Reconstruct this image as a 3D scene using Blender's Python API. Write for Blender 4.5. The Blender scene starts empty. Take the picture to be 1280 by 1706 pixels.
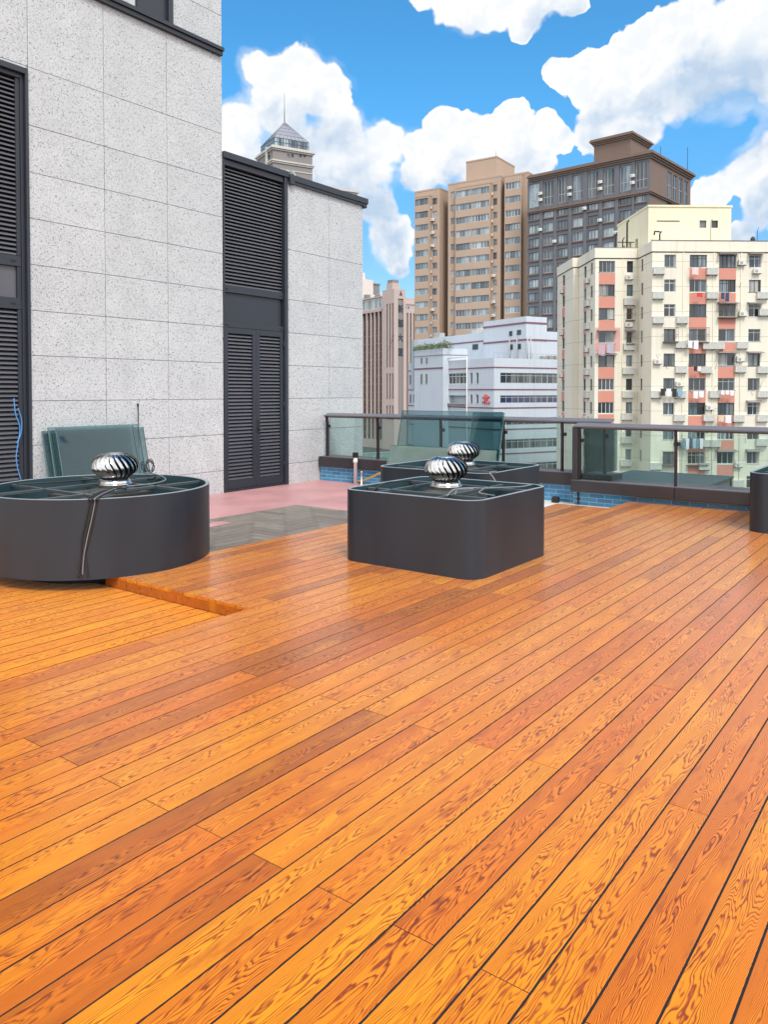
import bpy, bmesh, math, random
from mathutils import Vector, Matrix, noise
random.seed(7)
R = math.radians
scene = bpy.context.scene
COL = scene.collection

# ------------------------------------------------------------------ survey of the place
FX = 1300.0                      # focal length in photo pixels (photo is 1280 x 1706)
HC = 1.6                         # eye height over the deck
PITCH = R(1.5)
HEAD = math.atan(970 / FX)       # heading of the lens from the deck boards (+X)
PPY = 653 + FX * math.tan(PITCH)
FW = Vector((math.cos(HEAD) * math.cos(PITCH), math.sin(HEAD) * math.cos(PITCH), -math.sin(PITCH)))
RT = Vector((math.sin(HEAD), -math.cos(HEAD), 0))
UP = RT.cross(FW)
EYE = Vector((0, 0, HC))
def ray(x, y): return FW + RT * ((x - 640) / FX) - UP * ((y - PPY) / FX)
def atz(x, y, z=0.0): d = ray(x, y); return EYE + d * ((z - HC) / d.z)
def aty(x, y, Y): d = ray(x, y); return EYE + d * (Y / d.y)
def atx(x, y, X): d = ray(x, y); return EYE + d * (X / d.x)
FH = Vector((math.cos(HEAD), math.sin(HEAD), 0))
def site(px, dist, z=0.0):       # a spot at a given distance out, in the direction of a photo column
    p = FH * dist + RT * ((px - 640) / FX * dist); p.z = z; return p

# ------------------------------------------------------------------ mesh helper
class MB:
    def __init__(s): s.v = []; s.f = []; s.m = []; s.sm = []
    def add(s, vs, fs, mi=0, smooth=False, M=None):
        o = len(s.v)
        for v in vs:
            v = Vector(v)
            s.v.append(M @ v if M is not None else v)
        for f in fs: s.f.append([i + o for i in f]); s.m.append(mi); s.sm.append(smooth)
    def box(s, x0, x1, y0, y1, z0, z1, mi=0, M=None):
        vs = [(x0,y0,z0),(x1,y0,z0),(x1,y1,z0),(x0,y1,z0),(x0,y0,z1),(x1,y0,z1),(x1,y1,z1),(x0,y1,z1)]
        s.add(vs, [(0,3,2,1),(4,5,6,7),(0,1,5,4),(1,2,6,5),(2,3,7,6),(3,0,4,7)], mi, False, M)
    def cbox(s, x0, x1, y0, y1, z0, z1, c=.004, mi=0, M=None):     # box with chamfered edges all round
        bm = bmesh.new(); r = bmesh.ops.create_cube(bm, size=1)
        for v in bm.verts:
            v.co = Vector((x0 + (v.co.x + .5) * (x1 - x0), y0 + (v.co.y + .5) * (y1 - y0), z0 + (v.co.z + .5) * (z1 - z0)))
        bmesh.ops.bevel(bm, geom=bm.edges[:], offset=c, segments=1, affect='EDGES', profile=.5)
        bm.verts.index_update()
        s.add([v.co.copy() for v in bm.verts], [[v.index for v in f.verts] for f in bm.faces], mi, False, M)
        bm.free()
    def quad(s, a, b, c, d, mi=0, M=None): s.add([a,b,c,d], [(0,1,2,3)], mi, False, M)
    def prism(s, pts, z0, z1, mi=0, smooth=False, M=None):
        n = len(pts)
        vs = [(p[0],p[1],z0) for p in pts] + [(p[0],p[1],z1) for p in pts]
        s.add(vs, [tuple(range(n-1,-1,-1)), tuple(range(n,2*n))], mi, False, M)
        o = len(s.v) - 2*n
        for i in range(n):
            j = (i+1) % n; s.f.append([o+i, o+j, o+n+j, o+n+i]); s.m.append(mi); s.sm.append(smooth)
    def tube(s, path, r, n=6, mi=0, caps=True, M=None):
        path = [Vector(p) for p in path]; vs = []; fs = []
        prev = None
        for i, p in enumerate(path):
            t = (path[min(i+1, len(path)-1)] - path[max(i-1, 0)])
            if t.length < 1e-9: t = Vector((0,0,1))
            t.normalize()
            if prev is None:
                a = Vector((0,0,1)) if abs(t.z) < .9 else Vector((1,0,0)); u = t.cross(a).normalized()
            else:
                u = (prev - t * prev.dot(t)); u = u.normalized() if u.length > 1e-6 else t.orthogonal().normalized()
            prev = u; w = t.cross(u)
            rr = r[i] if isinstance(r, (list, tuple)) else r
            for k in range(n):
                a = 2*math.pi*k/n; vs.append(p + (u*math.cos(a) + w*math.sin(a))*rr)
        for i in range(len(path)-1):
            for k in range(n):
                k2 = (k+1) % n; fs.append((i*n+k, i*n+k2, (i+1)*n+k2, (i+1)*n+k))
        if caps:
            fs.append(tuple(range(n-1,-1,-1))); fs.append(tuple(range((len(path)-1)*n, len(path)*n)))
        s.add(vs, fs, mi, True, M)
    def lathe(s, prof, n=32, c=(0,0), mi=0, smooth=True, a0=0, M=None):
        vs = []; fs = []
        for r, z in prof:
            for k in range(n):
                a = a0 + 2*math.pi*k/n; vs.append((c[0]+r*math.cos(a), c[1]+r*math.sin(a), z))
        for i in range(len(prof)-1):
            for k in range(n):
                k2 = (k+1) % n; fs.append((i*n+k, i*n+k2, (i+1)*n+k2, (i+1)*n+k))
        s.add(vs, fs, mi, smooth, M)
    def wall(s, W, z0, z1, holes, y=0.0, depth=.15, x0=0.0, mi=0, mr=None, M=None):
        """a facade in the local XZ plane facing -Y, with recessed openings (x0,x1,z0,z1)"""
        mr = mi if mr is None else mr
        xs = sorted(set([round(x0,4), round(W,4)] + [round(min(max(h[k],x0),W),4) for h in holes for k in (0,1)]))
        zs = sorted(set([round(z0,4), round(z1,4)] + [round(min(max(h[k],z0),z1),4) for h in holes for k in (2,3)]))
        for i in range(len(xs)-1):
            run = None
            for j in range(len(zs)-1):
                cx, cz = (xs[i]+xs[i+1])/2, (zs[j]+zs[j+1])/2
                inside = any(h[0] < cx < h[1] and h[2] < cz < h[3] for h in holes)
                if inside:
                    if run is not None: s.quad((xs[i],y,run),(xs[i+1],y,run),(xs[i+1],y,zs[j]),(xs[i],y,zs[j]),mi,M)
                    run = None
                elif run is None: run = zs[j]
            if run is not None: s.quad((xs[i],y,run),(xs[i+1],y,run),(xs[i+1],y,zs[-1]),(xs[i],y,zs[-1]),mi,M)
        for a,b,c,d in [h[:4] for h in holes]:
            e = y + depth
            s.quad((a,y,c),(b,y,c),(b,e,c),(a,e,c),mr,M); s.quad((a,e,d),(b,e,d),(b,y,d),(a,y,d),mr,M)
            s.quad((a,y,c),(a,e,c),(a,e,d),(a,y,d),mr,M); s.quad((b,e,c),(b,y,c),(b,y,d),(b,e,d),mr,M)
    def mesh(s, name, mats):
        me = bpy.data.meshes.new(name)
        me.from_pydata([tuple(v) for v in s.v], [], s.f)
        for m in (mats if isinstance(mats, (list, tuple)) else [mats]): me.materials.append(m)
        me.polygons.foreach_set('material_index', s.m); me.polygons.foreach_set('use_smooth', s.sm)
        me.update(); return me
    def build(s, name, mats, parent=None, loc=(0,0,0), rz=0.0):
        return link(name, s.mesh(name, mats), parent, loc, rz)
def link(name, me, parent=None, loc=(0,0,0), rz=0.0):
    o = bpy.data.objects.new(name, me); COL.objects.link(o)
    o.location = loc; o.rotation_euler = (0,0,rz)
    if parent: o.parent = parent
    return o
def tag(o, label=None, cat=None, group=None, kind=None):
    if label: o['label'] = label
    if cat: o['category'] = cat
    if group: o['group'] = group
    if kind: o['kind'] = kind
    return o
def thing(name, label, cat, loc=(0,0,0), rz=0.0, group=None):
    o = bpy.data.objects.new(name, None); COL.objects.link(o)
    o.location = loc; o.rotation_euler = (0,0,rz); o.empty_display_size = .2
    return tag(o, label, cat, group)
def copy_tree(o, parent=None):
    c = o.copy(); COL.objects.link(c); c.parent = parent
    for ch in list(o.children): copy_tree(ch, c)
    return c
def sub(p, *names): pass

# ------------------------------------------------------------------ node helper
class NT:
    def __init__(s, tree): s.t = tree; s.n = tree.nodes; s.l = tree.links
    def put(s, sock, v):
        if v is None: return
        if isinstance(v, bpy.types.NodeSocket): s.l.new(v, sock)
        else:
            if isinstance(v, (tuple, list)) and len(v) == 3 and len(sock.default_value) == 4: v = tuple(v) + (1,)
            sock.default_value = v
    def new(s, typ, **kw):
        n = s.n.new(typ)
        for k, v in kw.items(): setattr(n, k, v)
        return n
    def math(s, op, a, b=None, c=None, clamp=False):
        n = s.new('ShaderNodeMath', operation=op, use_clamp=clamp)
        s.put(n.inputs[0], a); s.put(n.inputs[1], b)
        if c is not None: s.put(n.inputs[2], c)
        return n.outputs[0]
    def vmath(s, op, a, b=None):
        n = s.new('ShaderNodeVectorMath', operation=op); s.put(n.inputs[0], a); s.put(n.inputs[1], b)
        return n.outputs['Value'] if op in ('DISTANCE','DOT_PRODUCT','LENGTH') else n.outputs[0]
    def mix(s, fac, a, b, blend='MIX'):
        n = s.new('ShaderNodeMix', data_type='RGBA', blend_type=blend)
        s.put(n.inputs[0], fac); s.put(n.inputs[6], a); s.put(n.inputs[7], b); return n.outputs[2]
    def ramp(s, fac, stops, interp='LINEAR'):
        n = s.new('ShaderNodeValToRGB'); n.color_ramp.interpolation = interp
        e = n.color_ramp.elements
        while len(e) < len(stops): e.new(.5)
        for k, (p, c) in enumerate(stops):
            e[k].position = p
            e[k].color = (c, c, c, 1) if isinstance(c, (int, float)) else tuple(c) + (1,)
        s.put(n.inputs[0], fac); return n.outputs[0]
    def smooth(s, x, a, b):
        n = s.new('ShaderNodeMapRange', interpolation_type='SMOOTHSTEP')
        s.put(n.inputs[0], x); s.put(n.inputs[1], a); s.put(n.inputs[2], b); return n.outputs[0]
    def noise(s, vec, scale=5, detail=2, rough=.5, dist=0, lac=2.0):
        n = s.new('ShaderNodeTexNoise'); s.put(n.inputs['Vector'], vec)
        for k, v in (('Scale',scale),('Detail',detail),('Roughness',rough),('Distortion',dist),('Lacunarity',lac)): s.put(n.inputs[k], v)
        return n.outputs[0]
    def voro(s, vec, scale=5, feature='F1', rnd=1.0):
        n = s.new('ShaderNodeTexVoronoi', feature=feature); s.put(n.inputs['Vector'], vec); s.put(n.inputs['Scale'], scale)
        s.put(n.inputs['Randomness'], rnd); return n
    def comb(s, x, y, z):
        n = s.new('ShaderNodeCombineXYZ'); s.put(n.inputs[0], x); s.put(n.inputs[1], y); s.put(n.inputs[2], z); return n.outputs[0]
    def sep(s, v):
        n = s.new('ShaderNodeSeparateXYZ'); s.put(n.inputs[0], v); return n.outputs
    def attr(s, name):
        return s.new('ShaderNodeAttribute', attribute_name=name)
    def bump(s, h, strength=.3, dist=.01):
        n = s.new('ShaderNodeBump'); s.put(n.inputs['Height'], h); n.inputs['Strength'].default_value = strength
        n.inputs['Distance'].default_value = dist; return n.outputs[0]
def material(name):
    m = bpy.data.materials.new(name); m.use_nodes = True
    t = NT(m.node_tree); b = m.node_tree.nodes['Principled BSDF']
    return m, t, b
def coords(t): return t.new('ShaderNodeTexCoord')
def plain(name, col, rough=.5, metal=0.0, var=.08, scale=3.0, bump=0.0, spec=.5, stretch=(1,1,1)):
    """painted or bare surface with a little real unevenness of colour and gloss"""
    m, t, b = material(name)
    oc = t.vmath('MULTIPLY', coords(t).outputs['Object'], stretch)
    n = t.noise(oc, scale, 4, .6)
    lo = tuple(c * (1 - var) for c in col); hi = tuple(min(1, c * (1 + var)) for c in col)
    t.put(b.inputs['Base Color'], t.ramp(n, [(.3, lo), (.7, hi)]))
    t.put(b.inputs['Roughness'], t.math('MULTIPLY_ADD', n, .16, rough - .08))
    b.inputs['Metallic'].default_value = metal; b.inputs['Specular IOR Level'].default_value = spec
    if bump:
        t.put(b.inputs['Normal'], t.bump(t.noise(oc, scale * 12, 3, .6), bump, .004))
    return m
# ------------------------------------------------------------------ materials
def srgb(r, g, b):
    f = lambda c: (c/255/12.92) if c/255 <= .04045 else ((c/255 + .055)/1.055)**2.4
    return (f(r), f(g), f(b))

def make_wood(name, bright=1.0):
    m, t, b = material(name)
    oc = coords(t).outputs['Object']
    r = t.attr('tone').outputs['Fac']; r2 = t.attr('figure').outputs['Fac']
    x, y, z = t.sep(oc)
    loc = t.math('SUBTRACT', t.math('FRACT', t.math('DIVIDE', y, .151)), .5)      # -.5 .. .5 across one board
    px = t.math('MULTIPLY_ADD', r2, 61.0, x); py = t.math('MULTIPLY_ADD', r2, 17.3, y); pz = t.math('MULTIPLY_ADD', r2, 9.1, z)
    P = t.comb(px, py, pz)
    # flat-sawn growth rings: tight straight lines near the edges, loops and islands in the middle
    a = t.noise(t.vmath('MULTIPLY', P, (1.25, 8.0, 2.0)), 1.0, 3.2, .54, .35)
    slow = t.noise(t.vmath('MULTIPLY', P, (.5, 4.0, 1.0)), 1.0, 1.0, .5)
    drift = t.noise(t.comb(t.math('MULTIPLY', px, .55), t.math('MULTIPLY', r2, 40.0), 0.0), 1.0, 1.0, .5)
    wob = t.noise(t.vmath('MULTIPLY', P, (7.0, 40.0, 4.0)), 1.0, 2.0, .55)
    off = t.math('ADD', loc, t.math('MULTIPLY_ADD', drift, 1.3, -.65))
    par = t.math('MULTIPLY', t.math('MULTIPLY', off, off), t.math('MULTIPLY_ADD', r2, 34.0, 30.0))
    field = t.math('ADD', par, t.math('MULTIPLY_ADD', a, 25.0, t.math('MULTIPLY_ADD', slow, 7.0, t.math('MULTIPLY', wob, 2.4))))
    fr = t.math('FRACT', field)
    ring = t.ramp(fr, [(0.0, .36), (.10, .05), (.44, .07), (.66, .45), (.84, 1.0), (.94, .95), (1.0, .34)])
    str_ = t.noise(t.vmath('MULTIPLY', P, (1.6, 13.0, 1.0)), 1.0, 3.0, .55)
    patch = t.smooth(t.noise(t.vmath('MULTIPLY', P, (3.2, 15.0, 1.0)), 1.0, 4.0, .66), .555, .67)
    fibre = t.noise(t.vmath('MULTIPLY', P, (7.0, 300.0, 20.0)), 1.0, 3.0, .65)
    early = t.ramp(r, [(0.0, (.67, .255, .014)), (.22, (.66, .222, .012)), (.42, (.64, .188, .012)), (.62, (.57, .152, .012)), (.82, (.42, .118, .013)), (1.0, (.29, .080, .011))])
    late = t.ramp(r, [(0.0, (.215, .034, .004)), (.5, (.150, .023, .004)), (1.0, (.050, .010, .004))])
    rs = t.math('MULTIPLY', ring, t.math('MULTIPLY_ADD', t.smooth(str_, .24, .56), .50, .58))
    c = t.mix(t.math('MINIMUM', rs, .95), early, late)
    c = t.mix(t.math('MULTIPLY', patch, .52), c, t.mix(.45, late, (.40, .085, .022)))
    mot = t.noise(t.vmath('MULTIPLY', P, (1.5, 5.0, 1.0)), 1.0, 3.0, .6)
    c = t.mix(t.math('MULTIPLY', t.smooth(mot, .48, .72), .42), c, t.mix(.55, early, (.50, .105, .030)))
    c = t.mix(t.math('MULTIPLY', t.smooth(mot, .46, .28), .40), c, t.mix(.55, early, (.72, .30, .035)))
    c = t.mix(t.math('MULTIPLY', t.smooth(fibre, .50, .78), .34), c, late)
    # a few small knots
    kn = t.voro(t.vmath('MULTIPLY', P, (.9, 3.2, 1.0)), 1.0)
    kd = t.smooth(kn.outputs['Distance'], .055, .015)
    kd = t.math('MULTIPLY', kd, t.math('GREATER_THAN', t.sep(kn.outputs['Color'])[0], .55))
    c = t.mix(t.math('MULTIPLY', kd, .8), c, (.045, .018, .008))
    # pale worn scuffs
    sc = t.smooth(t.noise(t.vmath('MULTIPLY', oc, (1.2, 4.0, 1.0)), 1.6, 6.0, .72), .66, .78)
    c = t.mix(t.math('MULTIPLY', sc, .25), c, (.55, .30, .15))
    hs = t.new('ShaderNodeHueSaturation'); hs.inputs['Saturation'].default_value = 1.06
    hs.inputs['Value'].default_value = bright; t.put(hs.inputs['Color'], c)
    t.put(b.inputs['Base Color'], hs.outputs[0])
    big = t.noise(oc, .7, 3.0, .55)
    t.put(b.inputs['Roughness'], t.math('MULTIPLY_ADD', big, .20, t.math('MULTIPLY_ADD', ring, .10, .30)))
    b.inputs['Specular IOR Level'].default_value = .06
    b.inputs['Coat Weight'].default_value = 1.0; b.inputs['Coat IOR'].default_value = 1.32
    b.inputs['Sheen Weight'].default_value = .20; b.inputs['Sheen Roughness'].default_value = .42; b.inputs['Sheen Tint'].default_value = (1.0, .86, .70, 1)
    t.put(b.inputs['Coat Roughness'], t.math('MULTIPLY_ADD', big, .24, .12))
    nm = t.bump(t.math('MULTIPLY_ADD', ring, -.5, t.math('MULTIPLY', fibre, .5)), .10, .002)
    t.put(b.inputs['Normal'], nm); t.put(b.inputs['Coat Normal'], nm)
    return m
WOOD = make_wood('oiled_softwood', 1.02)
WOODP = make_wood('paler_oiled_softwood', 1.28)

def make_stone():
    m, t, b = material('speckled_granite')
    oc = coords(t).outputs['Object']
    tone = t.attr('tone').outputs['Fac']
    x, y, z = t.sep(oc)
    ang = t.math('MULTIPLY_ADD', t.attr('figure').outputs['Fac'], 1.5, -.75)
    s = t.math('SINE', ang); c = t.math('COSINE', ang)
    u = t.math('SUBTRACT', t.math('MULTIPLY', x, c), t.math('MULTIPLY', z, s))
    v = t.math('ADD', t.math('MULTIPLY', x, s), t.math('MULTIPLY', z, c))
    P = t.comb(u, y, v)
    f1 = t.noise(t.vmath('MULTIPLY', P, (28, 28, 62)), 1.0, 3.0, .62, .5)
    f2 = t.noise(t.vmath('MULTIPLY', P, (66, 60, 38)), 1.0, 2.5, .55, .8)
    f3 = t.noise(t.vmath('MULTIPLY', P, (60, 60, 48)), 1.0, 3.0, .62)
    cloud = t.noise(oc, 2.2, 4.0, .6)
    base = t.ramp(cloud, [(.3, (.488, .506, .512)), (.7, (.572, .590, .592))])
    base = t.mix(t.math('MULTIPLY', tone, .34), base, (.45, .46, .475))
    base = t.mix(t.math('MULTIPLY', t.smooth(f3, .48, .64), .50), base, (.29, .30, .32))
    dark = t.math('MAXIMUM', t.smooth(f1, .592, .645), t.math('MULTIPLY', t.smooth(f2, .600, .65), .95))
    col = t.mix(t.math('MULTIPLY', dark, .88), base, (.060, .064, .085))
    # rain streaks
    st = t.noise(t.vmath('MULTIPLY', oc, (3.2, 1.0, .16)), 1.0, 4.0, .6)
    col = t.mix(t.math('MULTIPLY', t.smooth(st, .52, .78), .20), col, (.36, .36, .37))
    t.put(b.inputs['Base Color'], col); b.inputs['Roughness'].default_value = .62
    return m
STONE = make_stone()
JOINT = plain('grey_joint_sealant', (.29, .295, .305), .8)
DARK = plain('anthracite_powder_coat', (.019, .0235, .034), .48, 0, .10, 2.0)
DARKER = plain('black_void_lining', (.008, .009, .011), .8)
SLAT = plain('louver_slat_paint', (.085, .089, .104), .40, 0, .12, 1.5)
SHELL = plain('planter_shell_paint', (.0150, .0225, .0325), .40, 0, .22, 1.1, .02, .5, (1.6, 1.6, .35))
TEAL = plain('planter_inner_lining', (.020, .050, .060), .45, 0, .15, 3.0)
RIM = plain('bright_rim_edge', (.30, .33, .35), .35, .4)
BRONZE = plain('brown_bronze_cladding', (.037, .033, .037), .45, .1, .12, 2.5)
RAIL = plain('handrail_metal', (.125, .117, .126), .45, .0, .10, 2.5)
BLACKP = plain('black_plastic', (.012, .012, .013), .5)
CABLE = plain('black_rubber_cable', (.014, .014, .015), .55)
GREYC = plain('grey_cable_sleeve', (.17, .18, .195), .5)
BLUEC = plain('blue_cable_sleeve', (.07, .28, .62), .45)
WHITEP = plain('white_pipe_plastic', (.74, .74, .72), .4)
YELLOW = plain('yellow_hose_rubber', (.72, .47, .05), .5)
SOIL = plain('dusty_cover_panel', (.060, .058, .052), .75, 0, .45, 5.0, .2)
REDF = plain('red_floor_coating', (.46, .235, .235), .45, 0, .20, .9)
PALEF = plain('pale_screed', (.62, .60, .57), .6, 0, .08, 1.5)
GAPSHADE = plain('dark_joist_shadow_board', (.004, .003, .003), .9)  # near-black colour standing in for shade between the deck boards
CITY = plain('city_asphalt', (.06, .06, .06), .9, 0, .2, .05)
ROOFG = plain('grey_roof_felt', (.24, .24, .25), .9, 0, .2, .3)
TERR = plain('terrace_concrete', (.30, .29, .28), .85, 0, .12, 1.0)

def make_chrome():
    m, t, b = material('polished_stainless_steel')
    oc = coords(t).outputs['Object']
    n = t.noise(oc, 14, 3, .6)
    b.inputs['Base Color'].default_value = (.54, .535, .52, 1); b.inputs['Metallic'].default_value = 1
    t.put(b.inputs['Roughness'], t.math('MULTIPLY_ADD', n, .22, .05))
    return m
CHROME = make_chrome()

def make_glass(name, tint, body=0.0, bodycol=(.2, .3, .3), ior=1.5, rough=.015):
    """a clear or tinted sheet: lets light through, mirrors more at a slant, a thin film of dust"""
    m, t, b = material(name)
    t.n.remove(b); out = t.n['Material Output']
    tr = t.new('ShaderNodeBsdfTransparent'); tr.inputs[0].default_value = tuple(tint) + (1,)
    gl = t.new('ShaderNodeBsdfGlossy'); gl.inputs['Roughness'].default_value = rough
    fr = t.new('ShaderNodeFresnel'); fr.inputs['IOR'].default_value = ior
    mx = t.new('ShaderNodeMixShader'); t.put(mx.inputs[0], fr.outputs[0]); t.l.new(tr.outputs[0], mx.inputs[1]); t.l.new(gl.outputs[0], mx.inputs[2])
    res = mx.outputs[0]
    if body:
        df = t.new('ShaderNodeBsdfDiffuse'); df.inputs[0].default_value = tuple(bodycol) + (1,)
        n = t.noise(coords(t).outputs['Object'], 1.3, 4, .6)
        m2 = t.new('ShaderNodeMixShader'); t.put(m2.inputs[0], t.math('MULTIPLY', n, body * 2))
        t.l.new(res, m2.inputs[1]); t.l.new(df.outputs[0], m2.inputs[2]); res = m2.outputs[0]
    t.l.new(res, out.inputs[0])
    return m
GLASS = make_glass('green_tinted_safety_glass', (.82, .91, .89), .05, (.35, .48, .46))
SHEET = make_glass('teal_tinted_glass_sheet', (.62, .74, .76), .02, (.10, .20, .23))
SHEETP = make_glass('dusty_green_glass_sheet', (.66, .79, .75), .22, (.38, .50, .46))  # diffuse body colour stands in for reflected pale sky and wall
GEDGE = plain('glass_cut_edge', (.075, .17, .165), .2)

def make_tile():
    m, t, b = material('blue_glazed_wall_tile')
    oc = coords(t).outputs['Object']; x, y, z = t.sep(oc)
    n = t.new('ShaderNodeTexBrick'); t.put(n.inputs['Vector'], t.comb(y, z, x))
    n.offset = .5
    for k, v in (('Scale',1.0),('Mortar Size',.0045),('Mortar Smooth',.1),('Bias',0.0),('Brick Width',.245),('Row Height',.0655)): n.inputs[k].default_value = v
    n.inputs['Color1'].default_value = (.030, .180, .345, 1); n.inputs['Color2'].default_value = (.060, .265, .455, 1)
    n.inputs['Mortar'].default_value = (.34, .40, .45, 1)
    g = t.noise(oc, 9, 3, .6)
    t.put(b.inputs['Base Color'], t.mix(t.math('MULTIPLY', t.smooth(g, .45, .8), .3), n.outputs[0], (.10, .22, .32)))
    t.put(b.inputs['Roughness'], t.math('MULTIPLY_ADD', n.outputs['Fac'], .5, .22))
    t.put(b.inputs['Normal'], t.bump(t.math('SUBTRACT', 1.0, n.outputs['Fac']), .4, .004))
    return m
TILE = make_tile()

def make_paver():
    m, t, b = material('grey_herringbone_paver')
    r = t.attr('tone').outputs['Fac']; oc = coords(t).outputs['Object']
    n = t.noise(t.vmath('MULTIPLY', oc, (7, 7, 1)), 1.0, 5, .65)
    c = t.ramp(r, [(0, (.155, .130, .108)), (.5, (.192, .165, .140)), (1, (.240, .208, .178))])
    t.put(b.inputs['Base Color'], t.mix(t.math('MULTIPLY', t.smooth(n, .4, .7), .4), c, (.125, .105, .088)))
    b.inputs['Roughness'].default_value = .6
    return m
PAVER = make_paver()
PGROUT = plain('pale_paver_grout', (.40, .385, .36), .8)

def make_pane(name, stops, rough=.06, spec=.7):
    """window glass with a dim room or curtains behind it, another one for every window"""
    m, t, b = material(name)
    r = t.new('ShaderNodeObjectInfo').outputs['Random']
    oc = coords(t).outputs['Object']; x, y, z = t.sep(oc)
    rr = t.math('MULTIPLY', r, 37.0)
    P = t.comb(t.math('ADD', t.math('MULTIPLY', x, 2.6), rr), rr, t.math('MULTIPLY', z, .35))
    f = t.noise(P, 1.0, 3, .6)
    k = t.math('FRACT', t.math('MULTIPLY_ADD', r, 7.13, t.math('MULTIPLY', t.math('FLOOR', t.math('MULTIPLY', x, .9)), .37)))
    c = t.ramp(k, stops, 'CONSTANT')
    c = t.mix(t.math('MULTIPLY', t.smooth(f, .35, .7), .55), c, (.015, .02, .025))
    t.put(b.inputs['Base Color'], c); b.inputs['Roughness'].default_value = rough
    b.inputs['Specular IOR Level'].default_value = spec
    return m
PANE = make_pane('curtained_window_pane', [(0, (.02, .025, .03)), (.3, (.05, .07, .085)), (.5, (.10, .145, .165)), (.66, (.20, .24, .26)), (.8, (.36, .36, .34)), (.9, (.03, .035, .04))])
PANEB = make_pane('bluish_tower_pane', [(0, (.09, .13, .16)), (.25, (.17, .24, .28)), (.5, (.26, .34, .38)), (.72, (.07, .09, .11)), (.85, (.40, .46, .48))])
PANED = make_pane('dark_office_pane', [(0, (.03, .04, .045)), (.35, (.06, .075, .09)), (.6, (.10, .12, .13)), (.8, (.15, .16, .16))])
PANEBL = make_pane('blue_blind_pane', [(0, (.04, .05, .15)), (.5, (.03, .04, .10)), (.8, (.10, .12, .15))])

def facade(name, col, streak=.25, dirt=(.25, .22, .18), line=None, lw=.05, tile=None, rough=.8, off=0.0):
    """painted or tiled outer wall: rain streaks, blotches, thin floor lines, small tile grid"""
    m, t, b = material(name)
    oc = coords(t).outputs['Object']; x, y, z = t.sep(oc)
    n = t.noise(oc, .16, 5, .6); s = t.noise(t.vmath('MULTIPLY', oc, (1.0, 1.0, .07)), 1.0, 5, .65)
    c = t.mix(t.math('MULTIPLY', t.smooth(n, .3, .75), .35), col, tuple(k * .82 for k in col))
    c = t.mix(t.math('MULTIPLY', t.smooth(s, .50, .80), streak), c, dirt)
    if line:
        fr = t.math('FRACT', t.math('DIVIDE', t.math('ADD', z, off), line))
        c = t.mix(t.math('MULTIPLY', t.math('LESS_THAN', fr, lw / line), .5), c, tuple(k * .35 for k in col))
    if tile:
        fx = t.math('FRACT', t.math('DIVIDE', t.math('ADD', x, y), tile[0])); fz = t.math('FRACT', t.math('DIVIDE', z, tile[1]))
        g = t.math('MAXIMUM', t.math('LESS_THAN', fx, .07), t.math('LESS_THAN', fz, .07))
        c = t.mix(t.math('MULTIPLY', g, .16), c, tuple(k * .5 for k in col))
    t.put(b.inputs['Base Color'], c); b.inputs['Roughness'].default_value = rough
    return m
CREAM = facade('cream_wall_paint', (.70, .66, .55), .42, (.38, .32, .22), 2.8, .07)
CORAL = facade('coral_spandrel_paint', (.57, .245, .185), .18, (.35, .2, .15))
PINKP = facade('faded_pink_paint', (.64, .36, .32), .12, (.4, .3, .25))
CREAMR = facade('cream_roof_block', (.69, .64, .47), .25, (.40, .34, .24))
TAN = facade('tan_tower_paint', (.41, .302, .228), .15, (.22, .14, .09))
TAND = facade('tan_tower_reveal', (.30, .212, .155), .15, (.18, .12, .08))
BROWN = facade('brown_tower_paint', (.170, .118, .094), .15, (.08, .055, .045))
SLATE = facade('slate_grey_pier', (.125, .130, .146), .2, (.05, .05, .055))
LAV = facade('pale_lavender_tile', (.56, .615, .68), .32, (.36, .37, .42), None, .05, (1.2, .6), .5)
MAROON = plain('maroon_stripe_paint', (.21, .095, .125), .6)
PINKT = facade('pinkish_granite_cladding', (.47, .375, .345), .15, (.3, .22, .19))
BRONZEG = make_pane('bronze_tower_glass', [(0, (.065, .045, .038)), (.4, (.10, .075, .065)), (.6, (.045, .035, .032)), (.8, (.16, .125, .105))], .1)
GREYW = facade('grey_old_stone', (.225, .205, .20), .2, (.18, .16, .15))
PALEW = facade('pale_old_stone', (.50, .47, .43), .2, (.3, .28, .26))
PALECB = facade('pale_cream_block', (.66, .58, .54), .15, (.4, .35, .32))
ROOFP = facade('blue_grey_roof_glass', (.22, .23, .28), .1, (.16, .17, .2), 1.0, .08, None, .3)
FRAMEW = plain('white_window_frame', (.66, .67, .66), .5)
FRAMED = plain('dark_window_frame', (.055, .058, .062), .5)
FRAMEG = plain('aluminium_window_frame', (.36, .38, .39), .45)
ACW = plain('weathered_white_casing', (.62, .61, .56), .6, 0, .1, 3)
ACG = plain('grey_fan_grille', (.36, .36, .35), .6)
RUST = plain('rusty_iron', (.12, .085, .065), .8)
LEAF = plain('rooftop_foliage', (.075, .12, .04), .8, 0, .5, 2)
SIGN = plain('dark_navy_letters', (.035, .045, .065), .5)
SIGNR = plain('red_painted_letter', (.62, .055, .045), .5)
SKYV, SKYT, SKYL, CLW, CLG, CLA, SUNE, EXPO = 1.0, (.72, 1.20, 1.20), (.70, .82, .95), (5.5, 5.55, 5.6), (2.9, 3.65, 4.6), (9.2, 9.3, 9.5), 1.55, .9
# ------------------------------------------------------------------ the terrace floor
ZF = -.12                                  # old roof level under the raised deck
WY = 10.12                                 # plane of the stone wall
PIT = .151                                 # deck board pitch
PX = 11.45                                 # far parapet plane
GZ = -23.0                                 # street level

def face_attr(o, name, vals):
    a = o.data.attributes.new(name, 'FLOAT', 'FACE'); a.data.foreach_set('value', vals)

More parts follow.
